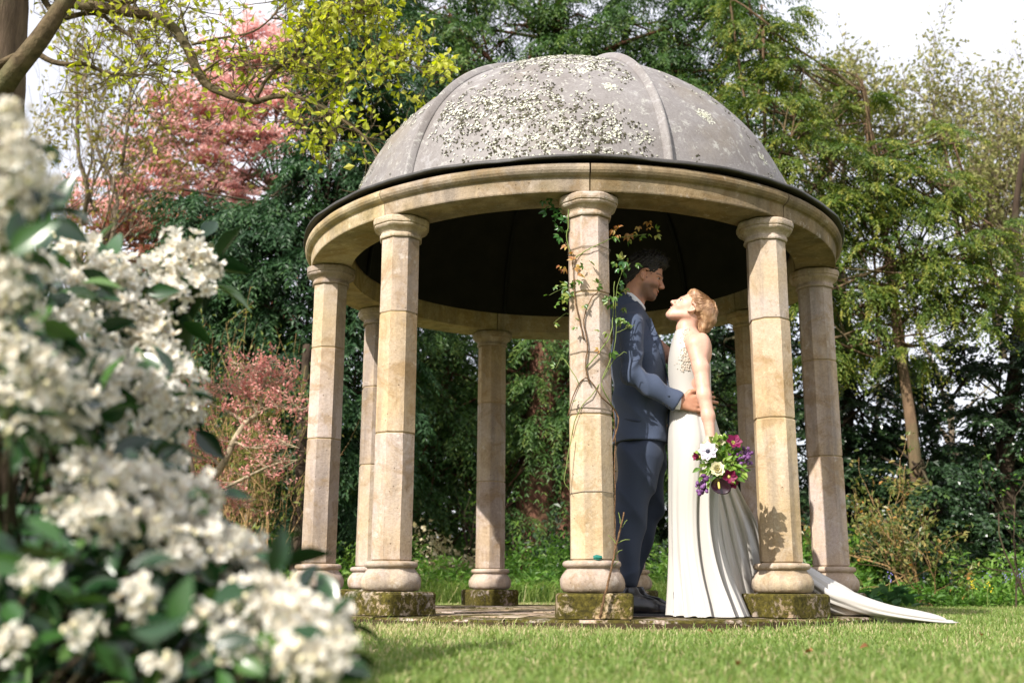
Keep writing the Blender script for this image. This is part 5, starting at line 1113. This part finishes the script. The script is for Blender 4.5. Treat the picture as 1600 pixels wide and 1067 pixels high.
# ---- Japanese maple
M_MAPLE = leaf_mat('red_maple_leaves', [(0, (.46, .17, .16)), (.5, (.68, .32, .29)), (1, (.80, .47, .42))], .45, .5, .3)
YM = 9.4; RM = np.random.default_rng(41)
mp = thing('japanese_maple', 'small japanese maple with pink red leaves in flat tiers on pale lichened branches', 'maple tree', (at(262, 918, YM)[0], YM, 0))
mt = MB(); ends = []
def mlimb(pts, r0, r1, dy=0):
    P = smooth_path([at(x, y, YM + dy * i / len(pts)) for i, (x, y) in enumerate(pts)], 4); mt.add(*tube(roughen(P, .01, len(pts), 9), np.linspace(r0, r1, len(P)), 8)); return P
L0 = mlimb([(262, 925), (268, 860), (285, 800), (318, 768), (345, 730), (365, 690), (385, 660), (402, 645), (410, 610), (418, 575)], .055, .009)
tiers = [mlimb([(318, 768), (350, 762), (385, 745), (430, 725), (465, 718)], .022, .005, -.4), mlimb([(402, 645), (430, 635), (455, 640), (474, 640)], .012, .004, -.3), mlimb([(385, 660), (350, 640), (320, 630), (300, 640)], .016, .004, .3), mlimb([(345, 730), (320, 705), (300, 700), (285, 710)], .016, .004, .3), mlimb([(285, 800), (300, 740), (290, 690), (282, 650)], .03, .006, .4), mlimb([(402, 645), (380, 610), (350, 600), (320, 612)], .012, .004, .4), mlimb([(410, 610), (395, 580), (380, 572)], .008, .003), mlimb([(410, 610), (428, 590), (440, 585)], .008, .003), mlimb([(365, 690), (400, 700), (440, 692), (468, 700)], .012, .004, -.5), mlimb([(290, 760), (330, 770), (360, 790), (400, 780)], .012, .004, .5), mlimb([(285, 800), (262, 760), (250, 700)], .02, .005, -.3)]
mt.part('trunk', mp, B_PALE, smooth=True); tips = []; lns = []
for T in tiers + [L0[-14:]]:
    for _ in range(20):
        i = RM.integers(1, len(T)); d = RM.normal(size=3) * np.array([1, .9, .25]) + np.array([0, 0, .12]); grow(T[i], d, RM.uniform(.13, .26), .0045, 1, lns, tips, RM, up=.05, spread=.7, kids=(2, 3), minr=.0018)
sb = MB()
for P, r in lns: sb.add(*tube(P[[0, 2, 3, 5]], r[[0, 2, 3, 5]], 3, cap=False))
sb.part('twigs', mp, B_PALE, stuff=True); V, F, A = tip_leaves(tips, 3.2, .038, .02, RM, .016, .15, 2); part('foliage', mp, V, F, M_MAPLE, attrs={'rnd': A}, stuff=True)

# ---- shrubs behind and beside
def shrub(name, label, cat, base, n, H, spread, leaf, leafn, mat, barkm, seed, lev=2, r=.012, up=.3, jit=.03, clump=1, group=None, down=.1):
    R = np.random.default_rng(seed); stems = []
    for i in range(n): d = np.array([R.normal() * spread, R.normal() * spread, 1.0]); stems.append(((base[0] + R.normal() * .12, base[1] + R.normal() * .1, -.02), d, H * R.uniform(.45, .75), r * R.uniform(.7, 1.2)))
    return broadleaf(name, label, cat, base, stems, lev, leafn, leaf, mat, barkm, seed, group, jit, clump, down, 'foliage', up=up, spread=.6, kids=(3, 4), lmul=(.4, .7), minr=.002)
M_PIER = leaf_mat('orange_tipped_leaves', [(0, (.045, .08, .02)), (.5, (.13, .16, .04)), (.78, (.30, .24, .08)), (1, (.46, .22, .06))], .35, .4, .4)
M_GREEN = leaf_mat('fresh_green_leaves', [(0, (.03, .085, .012)), (.5, (.08, .18, .02)), (1, (.18, .30, .04))], .35, .45, .35)
M_CREAM = leaf_mat('cream_flower_clusters', [(0, (.20, .17, .07)), (.5, (.50, .44, .26)), (1, (.72, .66, .48))], .3, .7, .2)
M_BAMB = leaf_mat('thin_olive_leaves', [(0, (.06, .10, .02)), (.5, (.16, .20, .04)), (1, (.30, .26, .08))], .4, .5, .3)
B_CANE = bark('tan_cane', (.30, .19, .09), 16, (1, 1, .3))
shrub('pieris_shrub', 'open shrub with orange tipped leaves and bare slanting stems on the right', 'shrub', at(1445, 905, 10.8)[:2], 9, 1.5, .6, (.066, .032), 14, M_PIER, B_CANE, 51, 2, .013, .15, .05, 1)
pb = at(1610, 905, 10.2)[:2]; shrub('bay_shrub', 'sparse green shrub cut by the right edge of the picture', 'shrub', pb, 6, 1.5, .3, (.07, .024), 3, M_GREEN, B_DARK, 52, 2, .01, .2, .05)
shrub('cane_shrub', 'clump of tan upright canes with thin olive leaves behind the maple', 'shrub', at(375, 905, 11.6)[:2], 26, 2.7, .22, (.08, .026), 6, M_BAMB, B_CANE, 53, 2, .011, .35, .05)
shrub('round_bush', 'small bright green bush left of the temple', 'shrub', at(420, 905, 12.2)[:2], 12, .85, .6, (.07, .04), 10, M_GREEN, B_DARK, 54, 2, .01, .1, .05, 2)
shrub('flowering_bush', 'cream flowered bush low between the left columns', 'shrub', at(660, 905, 13.0)[:2], 10, .8, .7, (.06, .045), 9, M_CREAM, B_DARK, 55, 2, .01, .1, .05, 2)
shrub('hazel_bush', 'thin twisting dark shrub between the back columns', 'shrub', at(735, 905, 13.4)[:2], 6, 1.6, .5, (.07, .035), 1.6, M_GREEN, B_DARK, 56, 2, .03, .1, .05)
for i, (px, Yd, H, lab) in enumerate(((530, 14, 1.0, 'low dark green bush behind the two left columns'), (880, 14.2, 1.0, 'low dark green bush behind the front column'), (1050, 14.5, 1.1, 'low dark green bush behind the couple'), (1210, 13.4, .9, 'low dark green bush between the two right columns'), (1345, 12.4, .8, 'low dark green bush beside the right column'))):
    shrub('laurel_bush', lab, 'shrub', at(px, 905, Yd)[:2], 10, H, .6, (.10, .045), 8, M_HOLLY if i != 4 else M_GREEN, B_DARK, 60 + i, 2, .012, .1, .06, 2, group='low evergreen bushes behind the temple')
# dark trunk left of the left column
V, F = tube(smooth_path([at(463, 930, 11.8), at(465, 850, 11.8), at(470, 740, 11.9), at(474, 640, 12.0), at(480, 540, 12.2)], 4), np.linspace(.085, .05, 17), 10)
tk = thing('bare_tree', 'slim dark bare trunk just left of the leftmost column', 'tree', (at(463, 930, 11.8)[0], 11.8, 0)); part('trunk', tk, V, F, B_DARK, smooth=True)
# ---- ground cover of the border
M_COVER = leaf_mat('border_leaves', [(0, (.06, .14, .03)), (.5, (.14, .28, .05)), (1, (.28, .40, .10))], .45, .45, .35)
RG_ = np.random.default_rng(71); n = 46000; Yc = 10.3 + 4.5 * RG_.uniform(0, 1, n) ** 1.3; Xc = RG_.uniform(-.56, .54, n) * Yc - .05 * Yc
Yc = Yc + np.where(np.abs(Xc + .3) < 1.8, 1.0, 0) + .3 * np.sin(Xc * 2.1); hh = (.09 + .34 * np.clip((Yc - 10.4) / 1.5, 0, 1)) * (1 + .5 * np.sin(Xc * 3.1 + Yc * 1.7) + .35 * np.sin(Xc * 7.7 - Yc * 4)); hh = np.clip(hh, .04, .75)
P = np.c_[Xc, Yc, hh * RG_.uniform(0, 1, n) ** .7]; D = RG_.normal(size=(n, 3)) * np.array([1, 1, .45]) + np.array([0, -.2, .45])
V, F = leaves(P, D, RG_.normal(size=(n, 3)) * .6 + [0, 0, 1.], RG_.uniform(.05, .13, n), RG_.uniform(.016, .04, n))
structure('ground_cover', V, F, M_COVER, kind='stuff', attrs={'rnd': np.repeat(np.clip(RG_.normal(.5, .2, n) + .15 * np.sin(Xc * 2 + Yc), 0, 1), 4)})
# long grass behind the platform
n = 9000; X_ = RG_.uniform(-2.6, 1.6, n); Y_ = RG_.uniform(10.8, 12.4, n); V, F, A = blades(np.c_[X_, Y_, np.zeros(n)], RG_.uniform(.12, .34, n), RG_.uniform(.006, .010, n), RG_.uniform(.3, 1.3, n), np.clip(RG_.normal(.45, .2, n), 0, .8)); structure('long_grass', V, F, M_GRASS, kind='stuff', attrs={'rnd': A})
# broad leaved plant by the right column
M_ACAN = leaf_mat_obj('broad_blue_green_leaves', [(0, (.035, .10, .04)), (.6, (.07, .17, .06)), (1, (.14, .24, .12))], .25, .4, .45); AL = leaf_mesh('leaf', M_ACAN, .1, .45, 5)
ac = thing('acanthus_plant', 'broad leaved blue green plant in the border beside the right column', 'plant', at(1385, 935, 9.9)[:2].tolist() + [0])
for i in range(46):
    a = RG_.uniform(0, 6.28); q = np.array([at(RG_.uniform(1340, 1420), 935, 9.9)[0], 9.9 + RG_.uniform(-.15, .25), RG_.uniform(.0, .12)]); l_ = RG_.uniform(.14, .26); inst('leaf', ac, AL, frame(q, np.array([cos(a), sin(a), RG_.uniform(.5, 1.4)]), np.array([-cos(a) * .6, -sin(a) * .6, 1]), l_ * .38, l_))
# bluebells, yellow flowers and white spikes in the border
def flowers(name, label, cat, group, spots, col, hgt):
    m_ = plain(name + '_petals', col, .6, .3)
    for i, (px, Yd) in enumerate(spots):
        b_ = at(px, 915, Yd); b_[2] = 0; H = hgt * RG_.uniform(.85, 1.15); t_ = thing(name, label if isinstance(label, str) else label[i], cat, b_, group)
        P = smooth_path([b_, b_ + [.01, 0, H * .6], b_ + [.03, -.01, H]], 4); V, F = tube(P, .0035, 4); part('stem', t_, V, F, M_VGREEN); mb_ = MB()
        for k in range(9): mb_.add(*ball(P[-1] + np.array([RG_.normal() * .016, RG_.normal() * .016, -.011 * k + .01]), .006, 6, 5))
        mb_.part('flower_spike', t_, m_)
flowers('bluebell', ['bluebell nearest the broad leaved plant', 'bluebell in the cluster of three at the right edge, leftmost of them', 'bluebell at the right end of the cluster of three', 'bluebell at the back of the cluster of three', 'lone bluebell left of the cluster of three at right', 'bluebell in front of the orange tipped shrub', 'bluebell between the broad leaved plant and the orange tipped shrub', 'bluebell cut close to the right edge of the picture'], 'flower', 'bluebells in the right border', [(1388, 10.3), (1567, 11.0), (1585, 10.9), (1576, 11.1), (1540, 11.5), (1480, 11.6), (1428, 11.4), (1595, 10.6)], (.24, .20, .55), .33)
flowers('celandine', ['small yellow flower, left of a close pair in the border', 'small yellow flower, right of a close pair in the border', 'lone small yellow flower nearest the lawn at right'], 'flower', 'yellow flowers in the right border', [(1511, 10.6), (1517, 10.7), (1540, 10.3)], (.60, .48, .03), .24)
flowers('white_flower', ['white flower spike at the back of the border, the left one', 'white flower spike at the back of the border, the right one'], 'flower', 'white flower spikes in the right border', [(1564, 12.2), (1583, 12.4)], (.75, .75, .66), .5)
# fallen leaves on the lawn
M_DEAD = leaf_mat_obj('brown_dead_leaf', [(0, (.16, .07, .025)), (1, (.30, .15, .06))], .2, .6, .3); DL = leaf_mesh('dead_leaf', M_DEAD, .3, .4)
for px, py, lab in ((1148, 1032, 'curled brown leaf on the lawn nearest the camera'), (1357, 1010, 'curled brown leaf on the lawn below the train'), (1270, 1017, 'brown leaf on the lawn left of the leaf below the train'), (1105, 985, 'brown leaf on the lawn close to the hem of the gown'), (1530, 990, 'brown leaf alone on the right of the lawn')):
    d = FWD + RIGHT * (px - 800) / FPX - UP * (py - 533.5) / FPX; p = np.array([0, 0, CAMZ]) + d * ((.035 - CAMZ) / d[2]); p[1] = max(p[1], 2.4)
    o = bpy.data.objects.new('dead_leaf', DL); COL.objects.link(o); o.matrix_world = frame(p, RG_.normal(size=3) * [1, 1, .1], [.3, -.6, 1.], .016, .028); o['label'] = lab; o['category'] = 'leaf'; o['group'] = 'fallen leaves on the lawn'
# brick house glimpsed beyond the trees
YH = 34.0; hb = at(1575, 905, YH); hx = hb[0]; hs = thing('brick_house', 'red brick house glimpsed through the trees at far right', 'house', (hx, YH, 0))
M_BRICK = None; m, t, b = new_mat('red_brickwork'); bt = node(t, 'ShaderNodeTexBrick', Scale=1.0); bt.inputs['Color1'].default_value = (.42, .20, .14, 1); bt.inputs['Color2'].default_value = (.50, .27, .19, 1); bt.inputs['Mortar'].default_value = (.5, .45, .4, 1); bt.inputs['Brick Width'].default_value = .23; bt.inputs['Row Height'].default_value = .075; bt.inputs['Mortar Size'].default_value = .006
tcn = t.nodes.new('ShaderNodeTexCoord'); mpn = t.nodes.new('ShaderNodeMapping'); mpn.inputs['Rotation'].default_value = (radians(90), 0, 0); t.links.new(tcn.outputs['Object'], mpn.inputs[0]); t.links.new(mpn.outputs[0], bt.inputs['Vector']); t.links.new(bt.outputs['Color'], b.inputs['Base Color']); b.inputs['Roughness'].default_value = .9
def block(x0, x1, y0, y1, z0, z1): return loft(np.array([[[x0, y0, z], [x1, y0, z], [x1, y1, z], [x0, y1, z]] for z in (z0, z1)]))
part('wall', hs, *block(hx - 3, hx + 5, YH, YH + 6, -.1, 2.5), m)
V = np.array([[hx - 3.3, YH - .3, 2.5], [hx + 5.3, YH - .3, 2.5], [hx + 5.3, YH + 6.3, 2.5], [hx - 3.3, YH + 6.3, 2.5], [hx - 3.3, YH + 3, 3.7], [hx + 5.3, YH + 3, 3.7]]); rf = part('roof', hs, V, [np.array([[0, 1, 5, 4], [2, 3, 4, 5], [3, 2, 1, 0]]), np.array([[0, 4, 3], [1, 2, 5]])], plain('clay_tiles', (.22, .10, .07), .9, .2, 3))
cxh = at(1541, 700, YH + 3)[0]; part('chimney', rf, *block(cxh - .45, cxh + .45, YH + 2.6, YH + 3.4, 3.2, 4.9), m)
for k in range(2):
    x0 = hx - 1.8 + k * 3.2; f_ = part('window', hs, *block(x0, x0 + 1.3, YH - .04, YH + .05, 1.1, 2.6), plain('white_window_frame', (.7, .7, .68), .6, .3)); part('pane', f_, *block(x0 + .09, x0 + 1.21, YH - .05, YH - .042, 1.19, 2.51), plain('dark_glass', (.03, .035, .04), .1, .6))
# ------------------------------------------------------------------ the white blossom bush close to the camera
M_CH = leaf_mat_obj('glossy_bush_leaves', [(0, (.007, .026, .009)), (.55, (.015, .052, .014)), (.88, (.035, .095, .02)), (1, (.08, .15, .035))], .12, .25, .6)
CHL = leaf_mesh('leaf', M_CH, .12, .12, 4)
m, t, b = new_mat('white_petals'); M_WP = m; b.inputs['Roughness'].default_value = .55; b.inputs['Specular IOR Level'].default_value = .3
oi = node(t, 'ShaderNodeAttribute', attribute_name='rnd'); cc = ramp(t, oi.outputs['Fac'], [(0, (.62, .50, .29)), (.35, (.74, .70, .60)), (1, (.80, .785, .73))]); t.links.new(cc, b.inputs['Base Color'])
tr = node(t, 'ShaderNodeBsdfTranslucent'); t.links.new(cc, tr.inputs[0]); ms = node(t, 'ShaderNodeMixShader'); ms.inputs[0].default_value = .35; t.links.new(b.outputs[0], ms.inputs[1]); t.links.new(tr.outputs[0], ms.inputs[2]); t.links.new(ms.outputs[0], t.nodes['Material Output'].inputs[0])
M_ST = plain('ochre_stamens', (.55, .36, .10), .7, .2); M_BUD = plain('cream_buds', (.66, .60, .40), .6, .3); M_BST = plain('green_stalks', (.12, .17, .05), .6, .3)
def floret_geo(R, op=1.0):
    """five petals round a tuft of stamens; unit radius, facing +z"""
    V = []; F = []; mi = []; A = []
    def add(v, f, k, a):
        o = len(V); V.extend(v); F.extend([tuple(o + i for i in q) for q in f]); mi.extend([k] * len(f)); A.extend([a] * len(v))
    for i in range(5):
        a = 2 * pi * i / 5 + R.normal() * .1; c_, s_ = cos(a), sin(a); L = R.uniform(.85, 1.1); up_ = R.uniform(.05, .55) * op; w = R.uniform(.34, .46)
        loc = [(.08, 0, .02), (.45, -w * .8, .10 + up_ * .35), (.82, -w * .75, .06 + up_ * .75), (1.0, 0, up_), (.82, w * .75, .06 + up_ * .75), (.45, w * .8, .10 + up_ * .35), (.55, 0, up_ * .35)]
        add([(x * L * c_ - y * s_, x * L * s_ + y * c_, z) for x, y, z in loc], [(0, 1, 6), (1, 2, 6), (2, 3, 6), (3, 4, 6), (4, 5, 6), (5, 0, 6)], 0, R.uniform(.2, 1))
    n = 5
    for k in range(n):
        a = 2 * pi * k / n; add([(.02 * cos(a), .02 * sin(a), 0), (.26 * cos(a) + .05, .26 * sin(a), .36), (.26 * cos(a) - .05, .26 * sin(a) + .07, .38)], [(0, 1, 2)], 1, .5)
    add([(.09, 0, .12), (-.05, .09, .12), (-.05, -.09, .12), (0, 0, .25)], [(0, 1, 3), (1, 2, 3), (2, 0, 3)], 1, .5)
    return np.array(V), np.array(F), np.array(mi), np.array(A)
RB_ = np.random.default_rng(91); FG = [floret_geo(RB_, 1 + .3 * i) for i in range(5)]
FM = [mesh_from('floret', v, [f], False, {'rnd': a}, [M_WP, M_ST], mi) for v, f, mi, a in FG]
HEADS = [(8, 195, 44, 1.05), (22, 255, 54, 1.05), (18, 318, 50, 1.08), (48, 300, 36, 1.1), (10, 372, 40, 1.1),
         (120, 402, 46, 1.6), (155, 440, 46, 1.58), (108, 462, 40, 1.55), (285, 402, 44, 1.75), (292, 446, 42, 1.74), (218, 428, 34, 1.72), (250, 415, 26, 1.78),
         (15, 478, 52, 1.15), (112, 505, 46, 1.45), (142, 545, 36, 1.5), (192, 500, 44, 1.6), (232, 520, 42, 1.62), (246, 560, 46, 1.6),
         (25, 560, 58, 1.12), (62, 606, 56, 1.15), (98, 648, 46, 1.2), (200, 600, 52, 1.42), (244, 642, 48, 1.46), (272, 598, 38, 1.6), (196, 668, 38, 1.42), (282, 655, 32, 1.62),
         (128, 742, 42, 1.22), (172, 758, 46, 1.2), (232, 762, 48, 1.25), (262, 728, 30, 1.4), (150, 800, 44, 1.16), (218, 822, 48, 1.2), (296, 818, 50, 1.3), (332, 858, 50, 1.26), (280, 864, 42, 1.22), (372, 872, 44, 1.3), (396, 892, 36, 1.32),
         (392, 950, 46, 1.18), (432, 956, 46, 1.18), (470, 968, 44, 1.16), (508, 1000, 34, 1.12), (450, 1010, 46, 1.12), (496, 1046, 40, 1.10), (424, 1036, 34, 1.16), (526, 958, 16, 1.2),
         (200, 926, 26, 1.75), (66, 826, 24, 1.7), (18, 742, 28, 1.6), (285, 928, 26, 1.7), (218, 968, 22, 1.6), (290, 1040, 22, 1.5), (150, 1040, 26, 1.5), (60, 960, 20, 1.6)]
bush = thing('orange_blossom_bush', 'evergreen bush covered in white blossom in the left foreground', 'bush', (-1.1, 1.9, 0))
HEADS += [(60, 430, 40, 1.3), (75, 520, 40, 1.3), (150, 590, 40, 1.35), (150, 640, 36, 1.32), (110, 560, 40, 1.35), (60, 680, 40, 1.25), (310, 770, 34, 1.32), (265, 795, 40, 1.25), (190, 720, 36, 1.3), (350, 905, 34, 1.28), (410, 925, 34, 1.22), (460, 940, 34, 1.2), (500, 975, 34, 1.15), (320, 420, 24, 1.76), (265, 470, 34, 1.7), (185, 455, 36, 1.62), (300, 630, 28, 1.62), (255, 690, 30, 1.5), (470, 1035, 40, 1.1), (530, 1010, 20, 1.1), (100, 600, 34, 1.3), (5, 640, 40, 1.1), (10, 440, 44, 1.1), (215, 938, 30, 1.12), (130, 990, 26, 1.1), (300, 955, 26, 1.15), (62, 900, 28, 1.1), (350, 1005, 30, 1.1), (20, 1005, 26, 1.1), (250, 1045, 26, 1.1), (90, 790, 24, 1.2)]
HEADS = [(x, y, r, 1.18 + (Yd - 1.05) * 1.75) for x, y, r, Yd in HEADS]
HC = [at(x, y, Yd) for x, y, r, Yd in HEADS]
order = sorted(range(len(HEADS)), key=lambda i: -HEADS[i][2] / 1.0); solo_heads = set(order[:13]); nf = 0
stems = []
for i, (x, y, r, Yd) in enumerate(HEADS):
    c = HC[i]; rw = r * Yd / FPX; rw *= 1.12; n = int(np.clip(44 * (r / 45) ** 2, 14, 80)); mbh = MB()
    outd = unit(np.array([.45, -.75, .5]) + RB_.normal(size=3) * .25); root_p = c - outd * rw * 1.4
    V, F = tube(np.array([root_p, c - outd * rw * .5, c]), [.0022, .0018, .001], 5); mbh.add(V, F, .5); trans = []
    for k in range(n):
        u = unit(RB_.normal(size=3) + outd * .75); p = c + u * rw * np.array([1, 1, .85]) * RB_.uniform(.4, 1.12); s_ = RB_.uniform(10.5, 14.5) * Yd / FPX
        d = unit(u + RB_.normal(size=3) * .35); trans.append((p, d, s_, RB_.integers(5), RB_.normal(size=3)))
        if k % 3 == 0: V, F = tube(np.array([c - outd * rw * .4, (c + p) / 2 + RB_.normal(size=3) * .003, p]), .0009, 3, cap=False); mbh.add(V, F, .5)
    for k in range(int(n * .3)):
        u = unit(RB_.normal(size=3) + outd * .5); V, F = ball(c + u * rw * RB_.uniform(.6, 1.05), RB_.uniform(.003, .005), 5, 4); mbh.add(V, F, .5)
    ind = i in solo_heads and nf < 300
    if not ind:
        for p, d, s_, gi, rr_ in trans:
            v, f, mi_, a_ = FG[gi]; x_ = unit(np.cross(d, rr_)); y_ = np.cross(d, x_); mbh.add(p + s_ * (v[:, :1] * x_ + v[:, 1:2] * y_ + v[:, 2:] * d), [f], a_)
    V, F = mbh.get()
    VA = mbh.rnd()
    o = part('flower_head', bush, V, F, [M_WP, M_ST, M_BST, M_BUD], attrs={'rnd': VA})
    me_ = o.data
    # stalks and buds come before the florets in the vertex list
    nfl = 0 if ind else sum(len(FG[g_][0]) for _, _, _, g_, _ in trans); split = len(V) - nfl
    lv = np.zeros(len(me_.loops), np.int32); me_.loops.foreach_get('vertex_index', lv); ls = np.zeros(len(me_.polygons), np.int32); me_.polygons.foreach_get('loop_start', ls); fv = lv[ls]
    mi_ = np.zeros(len(fv), np.int32); isst = fv < split
    budv = np.concatenate([np.full(len(v_), 1 if len(v_) == 20 else 0) for v_ in mbh.V]); mi_[isst] = np.where(budv[fv[isst]] == 1, 3, 2)
    if not ind:
        fm = np.concatenate([np.r_[np.zeros(35, int), np.ones(len(FG[g_][0]) - 35, int)] for _, _, _, g_, _ in trans]); mi_[~isst] = fm[fv[~isst] - split]
    me_.polygons.foreach_set('material_index', mi_); me_.update()
    if ind:
        for p, d, s_, gi, rr_ in trans:
            if nf < 300: y_ = unit(np.cross(d, rr_)); inst('floret', o, FM[gi], frame(p, y_, d, s_, s_)); nf += 1
    stems.append((root_p, c))
# branches
bb = np.array([-1.15, 1.95, 0.]); mb = MB()
for i, (rp_, c) in enumerate(stems):
    s0 = bb + RB_.normal(size=3) * np.array([.16, .25, 0]); mid = s0 * .4 + rp_ * .6 + np.array([-.06, .05, -.10]) + RB_.normal(size=3) * .03; P = smooth_path([s0, mid, rp_], 5)
    if P[:, 2].min() > -.1: mb.add(*tube(P, np.linspace(.010, .0024, len(P)), 6))
mb.part('branches', bush, B_DARK, smooth=True, stuff=True)
# leaves: round the heads and filling the bush
LP = []; 
for i, (x, y, r, Yd) in enumerate(HEADS):
    c = HC[i]; rw = r * Yd / FPX
    for k in range(5): u = unit(RB_.normal(size=3) * .6 + np.array([-.25, .9, -.35])); LP.append((c + u * rw * RB_.uniform(.9, 1.5), unit(u + RB_.normal(size=3) * .6)))
def edge_x(py): return np.interp(py, [150, 300, 390, 520, 700, 800, 880, 950, 1067], [20, 60, 250, 250, 280, 290, 370, 440, 480])
while len(LP) < 1750:
    py = RB_.uniform(330, 1120) if RB_.uniform() < .6 else RB_.uniform(800, 1130); ex = edge_x(min(py, 1067)); px = RB_.uniform(-60, ex - 10 - 30 * RB_.uniform()); 
    if py < 480 and px > 80 and RB_.uniform() < .6: continue
    if py > 560 and px > 260 and RB_.uniform() < .5 and py < 780: continue
    Yd = RB_.uniform(1.3, 2.7); p = at(px, py, Yd)
    near_ = [Yq for (hx_, hy_, hr_, Yq) in HEADS if (px - hx_) ** 2 + (py - hy_) ** 2 < (hr_ + 30) ** 2]
    if near_ and Yd < min(near_) + .07: continue
    if p[2] < .02: continue
    LP.append((p, unit(RB_.normal(size=3) + np.array([.25, -.4, -.1]))))
for px, py, Yd, d in ((205, 885, 1.05, (1, .1, .25)), (275, 985, 1.05, (.2, -.1, 1)), (205, 985, 1.02, (1, 0, .2)), (40, 810, 1.0, (.9, 0, -.5)), (20, 870, .98, (1, 0, .05)), (330, 1010, 1.06, (.9, 0, .2)), (420, 900, 1.12, (.3, 0, 1)), (5, 520, 1.0, (.6, 0, .8)), (15, 400, 1.02, (.7, 0, .6))):
    LP.insert(0, (at(px, py, Yd), unit(np.array(d, float))))
LP.sort(key=lambda q: q[0][1]); Ls = []
mbl = MB(); lv0 = np.zeros((len(CHL.vertices), 3), np.float32); CHL.vertices.foreach_get('co', lv0.ravel()); lf0 = np.array([list(p.vertices) for p in CHL.polygons])
M_CH2 = leaf_mat('glossy_bush_leaf_mass', [(0, (.007, .026, .009)), (.55, (.015, .052, .014)), (.88, (.035, .095, .02)), (1, (.08, .15, .035))], .12, .25, .6)
for k, (p, d) in enumerate(LP):
    nrm = unit(np.array([-.1, -.5, .8]) + RB_.normal(size=3) * .6); L = RB_.uniform(.045, .07) * max(1, p[1] / 1.35); Mx = frame(p, d, nrm, L * .48, L)
    if k < 290: inst('leaf', bush, CHL, Mx)
    else: A_ = np.array(Mx)[:3, :3]; mbl.add(lv0 @ A_.T + p, [lf0], RB_.uniform())
mbl.part('foliage', bush, M_CH2, smooth=True, stuff=True)
from collections import Counter
cnt_ = Counter()
for m_ in bpy.data.meshes: cnt_[m_.name.split('.')[0]] += sum(max(1, p.loop_total - 2) for p in m_.polygons) if len(m_.polygons) < 3000 else sum(len(m_.loops) - 2 * len(m_.polygons) for _ in (0,))
print('TRIS', sum(cnt_.values()), cnt_.most_common(22), len(SC.objects))
